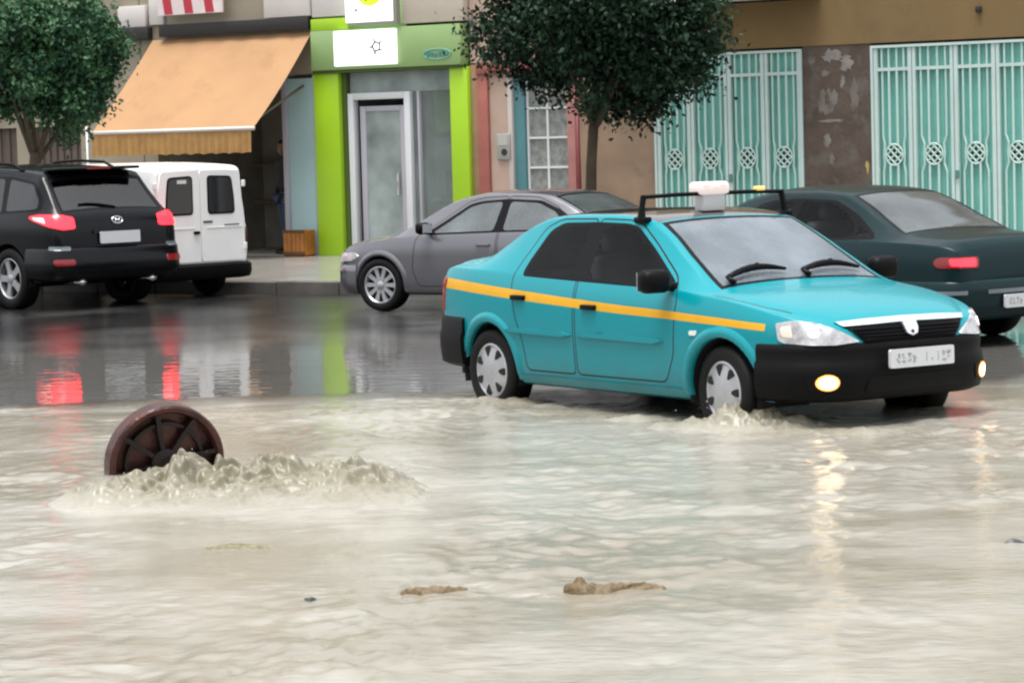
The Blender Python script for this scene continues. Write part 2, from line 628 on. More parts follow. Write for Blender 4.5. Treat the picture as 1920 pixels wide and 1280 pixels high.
bpart(b1, 'interior', (-6.72, 2.6, .15), (-4.15, 2.7, 2.9), INT)
bpart(b1, 'interior_floor', (-6.72, .0, .10), (-4.15, 2.6, .16), INT)
bpart(b1, 'interior_wall', (-6.74, .3, .15), (-6.70, 2.6, 2.9), INT)
bpart(b1, 'interior_wall', (-4.15, .12, .15), (-4.11, 2.6, 2.9), INT)
bpart(b1, 'ceiling', (-6.72, .3, 2.88), (-4.15, 2.6, 2.92), INT)
for k, (x, z) in enumerate([(-6.3, .9), (-6.3, 1.5), (-5.5, .9), (-5.5, 1.5), (-4.95, 1.2)]):
    bpart(b1, 'shelf', (x - .3, 2.2, z), (x + .3, 2.6, z + .05), mat('shelf_wood', (.16, .11, .07), .6, var=.2))
upper(b1, -7.0, -3.47, 4.36, PLAST, 1)

# striped banner above the awning (red and white)
bn = street(thing('banner', 'white shop banner with slanting red stripes above the orange awning', 'sign'))
bn.location = FM @ Vector((-5.76, -.2, 3.93))
MB().box((-.66, -.03, 0), (.66, .0, .72)).build('board', mat('banner_white', (.66, .58, .58), .5, var=.08), bn)
for k in range(3):
    x = -.52 + k * .42
    MB().prism([(x, .012), (x + .17, .012), (x + .06, .71), (x - .11, .71)], (0, 0, 0), (1, 0, 0), (0, 0, 1), (0, -1, 0), .03, .034).build('stripe', mat('banner_red', (.42, .03, .05), .5), bn)

# green shop
b2 = building('green_shop', 'lime green shop front with a white framed glass door')
bpart(b2, 'pillar', (-3.46, -.10, .15), (-2.99, .3, 2.93), LIME, .006)
bpart(b2, 'pillar', (-.92, -.10, .15), (-.60, .3, 2.93), LIME, .006)
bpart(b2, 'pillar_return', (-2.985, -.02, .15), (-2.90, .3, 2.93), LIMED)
bpart(b2, 'fascia', (-3.45, -.16, 2.96), (-.66, .3, 3.56), SAGE, .008)
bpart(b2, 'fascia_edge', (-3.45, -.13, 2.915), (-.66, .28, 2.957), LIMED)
bpart(b2, 'fascia_top', (-3.45, -.14, 3.565), (-2.74, .3, 3.74), LIME, .006)
bpart(b2, 'wall', (-3.45, .0, 3.745), (-2.74, .3, 4.4), PALE)
bpart(b2, 'cladding_panel', (-3.44, -.12, 3.77), (-2.76, -.004, 4.4), PALE, .01)
bpart(b2, 'cladding_panel', (-1.74, -.12, 3.60), (-.62, .3, 4.4), mat('beige_cladding', (.52, .46, .38), .6, var=.06), .01)
bpart(b2, 'wall', (-2.74, .0, 3.565), (-1.745, .3, 4.4), SAGE)
bpart(b2, 'transom', (-2.88, .05, 2.60), (-.94, .09, 2.91), FROST)
# door frame and leaf
df = bpart(b2, 'door_frame', (-2.885, -.02, .15), (-2.78, .12, 2.60), WHITEF, .008)
bpart(df, 'frame_post', (-1.83, -.02, .15), (-1.72, .12, 2.60), WHITEF, .008)
bpart(df, 'frame_head', (-2.777, -.02, 2.50), (-1.833, .12, 2.60), WHITEF, .008)
dl = bpart(b2, 'door', (-2.70, .04, .19), (-2.60, .09, 2.40), LILAC, .006)
bpart(dl, 'door_stile', (-1.95, .04, .19), (-1.86, .09, 2.40), LILAC, .006)
bpart(dl, 'door_rail', (-2.597, .04, 2.32), (-1.953, .09, 2.40), LILAC, .006)
bpart(dl, 'door_rail', (-2.597, .04, .19), (-1.953, .09, .32), LILAC, .006)
bpart(dl, 'pane', (-2.60, .055, .32), (-1.95, .066, 2.32), FROST)
bpart(dl, 'handle', (-2.0, -.02, 1.05), (-1.97, .03, 1.4), CHROME, .008)
bpart(b2, 'shop_window', (-1.715, .06, .55), (-.925, .075, 2.60), SHOPG)
bpart(b2, 'window_frame', (-1.715, .0, .15), (-.925, .12, .55), LILAC)
bpart(b2, 'mullion', (-1.60, .0, .551), (-1.56, .10, 2.60), LILAC, .006)
bpart(b2, 'poster', (-1.36, .11, 1.98), (-.96, .125, 2.60), LIME)
bpart(b2, 'blind', (-1.55, .35, .6), (-.94, .37, 1.9), mat('blind', (.48, .52, .55), .7, var=.10, vscale=2))
bpart(b2, 'display_shelf', (-1.5, .2, .95), (-.98, .5, 1.0), WHITEF)
bpart(b2, 'display_stand', (-1.25, .18, 1.0), (-1.0, .34, 1.42), mat('stand_grey', (.10, .11, .12), .6), .02)
bpart(b2, 'interior', (-2.9, 2.0, .15), (-.6, 2.1, 2.9), INTL)
bpart(b2, 'interior_floor', (-2.9, .12, .1), (-.6, 2.0, .17), INTL)
bpart(b2, 'interior_wall', (-2.93, .3, .15), (-2.89, 2.0, 2.9), INTL)
bpart(b2, 'interior_wall', (-.64, .3, .15), (-.60, 2.0, 2.9), INTL)
bpart(b2, 'ceiling', (-2.9, .3, 2.87), (-.6, 2.0, 2.91), INTL)
upper(b2, -3.45, -.62, 4.41, PALE, 1)

SIGNW = mat('lit_sign_white', (.8, .8, .8), .4, emit=(1, 1, 1), es=.5)
sg1 = thing('shop_sign', 'white lit sign with a small dark flower mark over the shop door', 'sign', FM @ Vector((-2.37, -.17, 3.01)), -TH, 'lit white signs of the green shop')
MB().box((-.57, -.08, 0), (.57, 0, .525), .012).build('light_box', SIGNW, sg1, auto=40)
fl = MB()
for k in range(5):
    a = math.pi / 2 + 2 * math.pi * k / 5 + .25
    a2 = a + 2 * math.pi / 5
    r0 = .075
    p0 = Vector((.235 + r0 * math.cos(a), -.083, .27 + r0 * math.sin(a)))
    p1 = Vector((.235 + r0 * math.cos(a2), -.083, .27 + r0 * math.sin(a2)))
    fl.tube([p0, p1], .014, 5)
    fl.tube([p0, p0 + Vector((.055 * math.cos(a + .5), 0, .055 * math.sin(a + .5)))], .014, 5)
fl.build('flower_mark', mat('sign_ink', (.05, .09, .085), .5), sg1, kind='stuff')
pl_ = MB()
for k in range(7):
    x = -.40 + k * .045
    pl_.box((x, -.0825, .13 + .012 * math.sin(k * 1.9)), (x + .026, -.080, .15 + .02 * (k % 3)))
pl_.build('faint_script', mat('sign_faint', (.62, .68, .68), .5, emit=(1, 1, 1), es=.35), sg1, kind='stuff')
sg2 = thing('shop_sign', 'white lit sign with a round green emblem, above the flower sign', 'sign', FM @ Vector((-2.25, -.17, 3.655)), -TH, 'lit white signs of the green shop')
MB().box((-.45, -.08, 0), (.45, 0, .80), .012).build('light_box', SIGNW, sg2, auto=40)
MB().prism(circle(.02, .50, .27, .27, 32), (0, 0, 0), (1, 0, 0), (0, 0, 1), (0, -1, 0), .081, .085).build('emblem', mat('emblem_green', (.40, .58, .03), .4, emit=(.5, .8, .02), es=.35), sg2)
em_ = MB()
em_.prism([(-.15, .40), (-.05, .30), (-.01, .34), (-.05, .47), (-.02, .62), (-.10, .60), (-.09, .46)], (0, 0, 0), (1, 0, 0), (0, 0, 1), (0, -1, 0), .0855, .088)
em_.build('leaf_mark', mat('emblem_dark', (.10, .22, .01), .4), sg2)
MB().box((-.275, -.0835, .155), (-.215, -.0805, .20)).build('small_mark', mat('sign_grey', (.30, .32, .33), .5), sg2)
MB().box((-.46, -.02, -.05), (.46, 0, -.002)).build('bracket', mat('bracket_grey', (.22, .23, .19), .5), sg2)
MB().box((.452, -.09, -.05), (.52, 0, .85)).build('side_post', mat('bracket_grey', (.22, .23, .19), .5), sg2)
# blurred blue-green oval lettering at the right of the fascia: unreadable strokes
ov = thing('wall_sign', 'small oval blue green lettering on the right end of the sage fascia', 'sign', FM @ Vector((-1.08, -.165, 3.13)), -TH)
TB = mat('sign_teal', (.03, .22, .24), .5)
rim_ = MB()
rim_.tube([(.25 * math.cos(t), 0, .075 * math.sin(t)) for t in np.linspace(0, 2 * math.pi, 25)], .010, 5, False)
rim_.build('oval_rim', mat('sign_teal_pale', (.12, .36, .30), .5), ov)
for k, x in enumerate((-.17, -.10, -.03, .05, .12, .18)):
    MB().box((x - .022, -.012, -.035 + .01 * (k % 2)), (x + .022, .0, .03 - .012 * (k % 3))).build('letter_stroke', TB, ov)

# doorway house
b3 = building('doorway_house', 'pink plastered house with a red door surround right of the green shop')
bpart(b3, 'jamb', (-.595, -.03, .15), (-.46, .3, 2.95), mat('brown_jamb', (.27, .17, .09), .7, var=.15), .006)
bpart(b3, 'surround', (-.455, -.07, .15), (-.27, .3, 2.80), REDF, .008)
bpart(b3, 'surround_head', (-.455, -.09, 2.803), (1.28, .3, 2.97), REDF, .008)
bpart(b3, 'wall', (-.60, 0, 2.975), (2.53, .3, 4.4), PINKW)
bpart(b3, 'pilaster', (-.265, -.02, .15), (.05, .3, 2.80), PINKW)
bpart(b3, 'pilaster_edge', (.053, -.03, .15), (.13, .3, 2.80), mat('pale_edge', (.46, .42, .39), .7), .006)
bpart(b3, 'door_jamb', (.133, .02, .15), (.32, .3, 2.80), TEALD, .006)
gd = bpart(b3, 'glazed_door', (.323, .10, .15), (1.06, .14, 2.80), mat('door_pattern', (.22, .235, .22), .25, var=.35, vscale=9, coat=.5))
for z in (.55, .98, 1.41, 1.84, 2.27):
    bpart(gd, 'glazing_bar', (.323, .07, z), (1.06, .099, z + .03), WHITEF)
for x in (.325, .67, 1.03):
    bpart(gd, 'glazing_bar', (x, .066, .152), (x + .03, .098, 2.79), WHITEF)
bpart(b3, 'jamb', (1.063, .0, .15), (1.28, .3, 2.80), mat('rose_jamb', (.36, .16, .145), .7, var=.15), .006)
bpart(b3, 'wall', (1.283, .0, .15), (2.53, .3, 2.972), BROWNW)
ic = bpart(b3, 'intercom', (-.14, -.06, 1.55), (.10, -.022, 1.93), mat('intercom_grey', (.30, .30, .28), .5, var=.15), .015)
MB().prism(circle(.0, 1.66, .05, .05, 16), (0, 0, 0), (1, 0, 0), (0, 0, 1), (0, -1, 0), .06, .07).build('speaker_hole', DKBEAM, ic)
bpart(ic, 'name_panel', (-.10, -.066, 1.76), (.06, -.061, 1.88), mat('name_panel', (.42, .42, .38), .3))
upper(b3, -.60, 2.53, 4.41, PINKW, 1)

# garages
b4 = building('garage_building', 'tan building with a peeling pillar between two mint green gates')
bpart(b4, 'lintel', (2.535, -.02, 3.0), (14, .3, 3.63), TANW)
bpart(b4, 'pillar', (4.945, -.01, .15), (5.965, .3, 2.998), STONEW)
bpart(b4, 'balcony_slab', (2.0, -.75, 3.66), (5.25, .3, 3.82), mat('white_slab', (.70, .68, .64), .6, var=.06))
bpart(b4, 'wall', (2.535, .0, 3.825), (5.25, .3, 4.5), TANW)
bpart(b4, 'wall', (5.253, -.02, 3.633), (14, .3, 4.5), TANW)
bpart(b4, 'shadow_gap', (2.55, .05, 2.975), (14, .25, 2.999), DKBEAM)
bpart(b4, 'pier', (9.05, .0, .15), (14, .3, 2.998), STONEW)
bpart(b4, 'pipe_stub', (7.55, -.07, 3.34), (7.63, -.021, 3.42), DKBEAM, .01)
# remains of posters and whitewash on the pillar
PAPER = mat('torn_paper', (.20, .185, .17), .9, var=.25, vscale=6)
SMUDGE = mat('whitewash', (.145, .125, .112), .9, var=.35, vscale=5)
rr = random.Random(3)
for (x, z, w_, h_, m_) in [(5.42, 2.86, .34, .20, PAPER), (5.60, 2.74, .22, .26, PAPER), (5.28, 2.62, .15, .12, SMUDGE), (5.32, 2.25, .42, .34, SMUDGE), (5.42, 2.31, .10, .18, PAPER), (5.31, 2.28, .09, .2, PAPER), (5.20, 2.2, .06, .3, SMUDGE), (5.38, 1.98, .42, .05, PAPER), (5.30, 1.72, .12, .2, PAPER), (5.36, 1.45, .09, .22, SMUDGE), (5.72, 2.3, .16, .5, SMUDGE), (5.08, 2.8, .12, .16, SMUDGE), (5.90, 1.35, .07, .2, mat('yellow_patch', (.42, .31, .10), .8)), (5.55, 2.5, .08, .2, PAPER)]:
    poly = [(x + w_ / 2 * math.cos(t) * (.45 + .75 * rr.random()), z + h_ / 2 * math.sin(t) * (.45 + .75 * rr.random())) for t in np.linspace(0, 2 * math.pi, 26)[:-1]]
    MB().prism(poly, (0, 0, 0), (1, 0, 0), (0, 0, 1), (0, -1, 0), .0105, .0125 + .001 * rr.random()).build('torn_poster', m_, b4)
upper(b4, 2.535, 14, 4.51, TANW, 4)

# ------------------------------------------------------------------ gates: four folding leaves of ribbed mint sheet with bars and rosettes
MINT = mat('mint_sheet', (0.175, 0.47, 0.415), 0.45, var=.10, vscale=2.0, stain=((.14, .30, .26), 3.0, .6, .2))
MINTL = mat('mint_bar', (0.48, 0.66, 0.61), 0.45, var=.05)
MINTF = mat('mint_frame', (0.50, 0.63, 0.60), 0.45, var=.06)
HOLE = mat('gate_opening', (0.05, 0.08, 0.075), 0.6)
bar_me = bar_s = ros_me = leaf_me = None


def make_gate(label, s0, s1, n, z1=2.965):
    global bar_me, bar_s, ros_me, leaf_me
    t = thing('metal_gate', label, 'gate', FM @ Vector((s0, 0, .15)), -TH, 'mint green garage gates')
    W_ = (s1 - s0) / n
    H_ = z1 - .15
    fr = MB()
    fr.box((0, -.03, 0), (.035, .10, H_)).box((s1 - s0 - .035, -.03, 0), (s1 - s0, .10, H_)).box((.035, -.03, H_ - .035), (s1 - s0 - .035, .10, H_))
    fr.build('gate_frame', MINTF, t)
    for i in range(n):
        x0 = i * W_ + (.04 if i == 0 else .006)
        x1 = (i + 1) * W_ - (.04 if i == n - 1 else .006)
        g = MB()
        k = 12
        pts = []
        for j in range(k + 1):
            x = x0 + (x1 - x0) * j / k
            pts += [(x, .045 + (.018 if j % 2 else 0))]
        vs = [(x, y, .01) for x, y in pts] + [(x, y, H_ - .04) for x, y in pts]
        g.add(vs, [(j, j + 1, k + 2 + j, k + 1 + j) for j in range(k)])
        g.mi = 1
        wd = .055 if i % 2 == 0 else .045
        g.box((x0, -.012, .01), (x0 + wd, .044, H_ - .04)).box((x1 - wd, -.012, .01), (x1, .044, H_ - .04))
        g.box((x0 + wd, -.008, 2.47), (x1 - wd, .044, 2.515)).box((x0 + wd, -.008, .01), (x1 - wd, .044, .07))
        lf = g.build('gate_leaf', [MINT, MINTF], t)
        cx, cz = (x0 + x1) / 2, 1.35
        iw = (x1 - x0 - 2 * wd)
        for q, f in enumerate((-.36, -.13, .13, .36)):
            if abs(f) < .2:          # inner bars stop at the rosette, above and below
                for a, b_ in ((.072, cz - .135), (cz + .135, 2.468)):
                    bb = MB().box((-.014, -.02, a), (.014, .0, b_)).build('bar', MINTL, lf)
                    bb.location = (cx + f * iw, .012, 0)
            else:
                bb = MB()
                xo = f * iw
                xi = math.copysign(.15, f)
                bb.tube([(xo, 0, .072), (xo, 0, cz - .24), (xi * .95, 0, cz - .13), (xi * 1.02, 0, cz), (xi * .95, 0, cz + .13), (xo, 0, cz + .24), (xo, 0, 2.468)], .015, 6)
                o = bb.build('bar', MINTL, lf)
                o.location = (cx, .012, 0)
        for f in (-.36, -.13, .13, .36):
            bb = MB().box((-.012, -.02, 2.516), (.012, .0, H_ - .04)).build('bar', MINTL, lf)
            bb.location = (cx + f * iw, .014, 0)
        rb = MB()
        rb.prism(circle(0, 0, .125, .14, 18), (0, 0, 0), (1, 0, 0), (0, 0, 1), (0, -1, 0), -.035, -.025)
        rb.mi = 1
        for a in (R(45), R(-45)):
            for off in (-.075, 0, .075):
                c_, s_ = math.cos(a), math.sin(a)
                L_ = math.sqrt(max(0, .135**2 - off**2))
                rb.tube([(-off * s_ - L_ * c_, -.01, off * c_ - L_ * s_), (-off * s_ + L_ * c_, -.01, off * c_ + L_ * s_)], .0125, 5)
        rb.tube([(.128 * math.cos(u), -.01, .142 * math.sin(u)) for u in np.linspace(0, 2 * math.pi, 19)], .012, 5, False)
        o = rb.build('rosette', [HOLE, MINTL], lf, kind='stuff')
        o.location = (cx, .012, cz)
        if i == 2:
            lk = MB().box((-.03, -.03, 0), (.03, .0, .11), .008).build('lock', mat('lock_grey', (.10, .22, .20), .4), lf)
            lk.location = (x0 + .03, -.013, 1.02)
    return t


make_gate('mint green folding gate partly behind the right tree, nearest the brown wall', 2.55, 4.93, 4)
make_gate('mint green folding gate at the right edge, beyond the peeling pillar', 5.98, 9.02, 5)

# ------------------------------------------------------------------ awning
AWN = mat('awning_cloth', (0.345, 0.195, 0.092), 0.8, var=.10, vscale=.9, stain=((.275, .145, .065), 1.6, .56, .2), bump=.15, bscale=8)
AWND = mat('awning_valance', (0.36, 0.20, 0.065), 0.8, var=.16, vscale=5)
aw = street(thing('awning', 'faded orange shop awning with a fringed front edge over the white van', 'awning'))
ns, nr = 44, 22
vs, fs = [], []
for i in range(ns + 1):
    u = i / ns
    s = -6.70 + 3.21 * u
    for j in range(nr + 1):
        t = j / nr
        y = -.06 - 1.50 * t
        z = 3.555 - 1.44 * t - .05 * math.sin(math.pi * t) * (1 + .25 * math.sin(u * 9)) + .008 * math.sin(u * 40 + t * 3)
        vs.append((s, y, z))
for i in range(ns):
    for j in range(nr):
        a = i * (nr + 1) + j
        fs.append((a, a + 1, a + nr + 2, a + nr + 1))
mesh_obj('canopy', vs, fs, AWN, aw, True)
vs, fs = [], []
for i in range(161):
    u = i / 160
    s = -6.68 + 3.17 * u
    for j in range(5):
        t = j / 4
        zb_ = -.355 + .02 * abs(math.sin(u * 40))
        vs.append((s, -1.575 + .02 * math.sin(u * 150) * t, 2.10 + zb_ * t))
for i in range(160):
    for j in range(4):
        a = i * 5 + j
        fs.append((a, a + 1, a + 6, a + 5))
mesh_obj('valance', vs, fs, AWND, aw, True)
MB().tube([(-6.74, -1.565, 2.115), (-3.46, -1.565, 2.115)], .032, 10).build('front_bar', mat('bar_white', (.62, .58, .55), .4), aw, smooth=True)
for s in (-6.5, -3.72):
    MB().tube([(s, -.03, 2.75), (s, -1.54, 2.09)], .022, 8).build('arm', mat('arm_grey', (.16, .13, .10), .5), aw, smooth=True)
MB().tube([(-6.78, -1.58, .15), (-6.78, -1.58, 2.35)], .018, 8).build('pole', WHITEF, aw, smooth=True)

# ------------------------------------------------------------------ trees


def leaf_mat(name, lo, hi):
    m, n, b = new_mat(name)
    L = n.links
    g = N(n, 'ShaderNodeNewGeometry')
    cr = N(n, 'ShaderNodeValToRGB')
    cr.color_ramp.elements[0].color = (*lo, 1)
    cr.color_ramp.elements[1].color = (*hi, 1)
    nz = N(n, 'ShaderNodeTexNoise', Scale=2.6, Detail=2.0)
    L.new(g.outputs['Position'], nz.inputs['Vector'])
    mr = N(n, 'ShaderNodeMapRange')
    mr.inputs['From Min'].default_value = .35
    mr.inputs['From Max'].default_value = .68
    L.new(nz.outputs['Fac'], mr.inputs['Value'])
    av = N(n, 'ShaderNodeMath', operation='MULTIPLY')
    L.new(mr.outputs['Result'], av.inputs[0])
    ra = N(n, 'ShaderNodeMath', operation='MULTIPLY_ADD')
    L.new(g.outputs['Random Per Island'], ra.inputs[0])
    ra.inputs[1].default_value = .9
    ra.inputs[2].default_value = .25
    L.new(ra.outputs[0], av.inputs[1])
    L.new(av.outputs[0], cr.inputs['Fac'])
    L.new(cr.outputs['Color'], b.inputs['Base Color'])
    b.inputs['Roughness'].default_value = .6
    b.inputs['Specular IOR Level'].default_value = .2
    MATS[name] = m
    return m


BARK = mat('bark', (0.075, 0.055, 0.035), 0.85, var=.3, vscale=6, bump=.8, bscale=30)


def tree(label, loc, trunk_top, trunk_r, lean, crown_c, crown_r, nclump, nleaf, leaf, lm, seed, low=.9):
    rg = np.random.default_rng(seed)
    t = thing('tree', label, 'tree', loc, 0, 'street trees on the pavement')
    tr = MB()
    pts = [Vector((0, 0, -.05)), Vector((lean[0] * .3, lean[1] * .3, trunk_top * .4)), Vector((lean[0], lean[1], trunk_top))]
    tr.tube([pts[0], pts[0] * .5 + pts[1] * .5 + Vector((.015, 0, 0)), pts[1], pts[1] * .5 + pts[2] * .5 - Vector((.012, 0, 0)), pts[2]], [trunk_r * 1.25, trunk_r * 1.05, trunk_r, trunk_r * .92, trunk_r * .85], 10)
    trunk = tr.build('trunk', BARK, t, smooth=True)
    cc = np.array(crown_c)
    cl = []
    lobes = []
    while len(lobes) < 11:               # the crown is a handful of boughs, each a loose ball of twigs
        q = rg.uniform(-1, 1, 3)
        if np.linalg.norm(q) < 1 and q[2] > -.75 and all(np.linalg.norm(q - l) > .42 for l in lobes):
            lobes.append(q)
    while len(cl) < nclump:
        v = rg.normal(size=3)
        v /= np.linalg.norm(v)
        r = rg.uniform(.25, 1.0)**.55
        q = lobes[rg.integers(0, len(lobes))] * .68 + v * rg.uniform(.55, 1.0) * .44
        p = q if rg.random() < .8 else v * r * .8
        if p[2] < -low:
            continue
        bump_ = 1 + .20 * float(perlin(np.array([v[0] * 2.2 + seed]), np.array([v[1] * 2.2]), v[2] * 2.2)[0]) * .6
        cl.append(cc + p * np.array(crown_r) * bump_)
    for i in range(0, len(cl), max(1, len(cl) // 9)):
        e = Vector(cl[i])
        b0_ = pts[2] - Vector((0, 0, .15))
        mid = b0_.lerp(e, .5) + Vector((0, 0, .12))
        MB().tube([b0_, mid, e], [trunk_r * .55, trunk_r * .35, trunk_r * .12], 6).build('limb', BARK, t, smooth=True)
    cl = np.array(cl)
    ci = rg.integers(0, len(cl), nleaf)
    sp = rg.normal(size=(nleaf, 3)) * np.array([.15, .15, .125]) * (np.mean(crown_r) / 1.5)
    P = cl[ci] + sp
    d = rg.normal(size=(nleaf, 3))
    d[:, 2] -= .5
    d /= np.linalg.norm(d, axis=1)[:, None]
    u = np.cross(d, rg.normal(size=(nleaf, 3)))
    u /= np.linalg.norm(u, axis=1)[:, None]
    nn = np.cross(d, u)
    L_ = leaf * rg.uniform(.7, 1.3, nleaf)[:, None]
    V = np.stack([P, P + d * L_ * .5 + u * L_ * .28 + nn * L_ * .06, P + d * L_, P + d * L_ * .5 - u * L_ * .28 + nn * L_ * .06], 1).reshape(-1, 3)
    me = bpy.data.meshes.new('crown')
    me.vertices.add(len(V))
    me.vertices.foreach_set('co', V.ravel())
    me.loops.add(nleaf * 4)
    me.loops.foreach_set('vertex_index', np.arange(nleaf * 4, dtype=np.int32))
    me.polygons.add(nleaf)
    me.polygons.foreach_set('loop_start', np.arange(0, nleaf * 4, 4, dtype=np.int32))
    me.materials.append(lm)
    me.update(calc_edges=True)
    link(bpy.data.objects.new('crown', me), t, kind='stuff')
    return t


LEAFD = leaf_mat('dark_leaf', (0.009, 0.024, 0.014), (0.028, 0.072, 0.032))
LEAFM = leaf_mat('mid_leaf', (0.014, 0.05, 0.024), (0.075, 0.17, 0.07))
tree('dense dark green street tree on a slim trunk in front of the red post', (.98, 36.0, .15), 1.95, .072, (.10, .0), (.20, 0, 3.08), (1.56, 1.5, 1.42), 300, 74000, .078, LEAFD, 4)
tree('leafy mid green street tree at the left edge, behind the black SUV', (-6.65, 40.6, .15), 1.7, .09, (.15, 0), (.27, 0, 3.05), (1.25, 1.15, 1.24), 190, 40000, .080, LEAFM, 9, .85)

# ------------------------------------------------------------------ red post by the doorway, wooden crate
ps = thing('post', 'dark red metal post left of the slim tree trunk', 'post', FM @ Vector((1.47, -.35, .15)), -TH)
MB().tube([(0, 0, 0), (0, 0, .95), (0, 0, 2.3)], [.045, .04, .032], 10).build('shaft', mat('post_red', (.13, .018, .02), .5, var=.2), ps, smooth=True)
MB().tube([(0, 0, 0), (0, 0, .06)], [.08, .07], 10).build('base', mat('post_red', (.13, .018, .02), .5), ps)

cr_ = thing('crate', 'orange brown wooden crate standing against the grey side panel', 'crate', FM @ Vector((-3.74, -.22, .15)), -TH)
cr_.scale = (.8, .8, 1)
OW = mat('orange_wood', (0.36, 0.13, 0.02), 0.6, var=.3, vscale=5, bump=.3)
OD = mat('dark_wood', (0.10, 0.045, 0.015), 0.7, var=.2)
for k in range(5):
    MB().box((-.25 + k * .102, -.18, .02), (-.25 + k * .102 + .088, -.165, .40), .004).build('slat', OW, cr_)
    MB().box((-.25 + k * .102, .165, .02), (-.25 + k * .102 + .088, .18, .40), .004).build('slat', OW, cr_)
for x in (-.262, .25):
    for k in range(3):
        MB().box((x, -.16 + k * .11, .02), (x + .014, -.16 + k * .11 + .095, .40), .004).build('slat', OW, cr_)
MB().box((-.245, -.16, .0), (.245, .16, .018)).build('floor_board', OD, cr_)
for z in (.03, .36):
    MB().box((-.265, -.195, z), (.265, -.182, z + .045), .004).build('rail', OD, cr_)
# ------------------------------------------------------------------ car builder


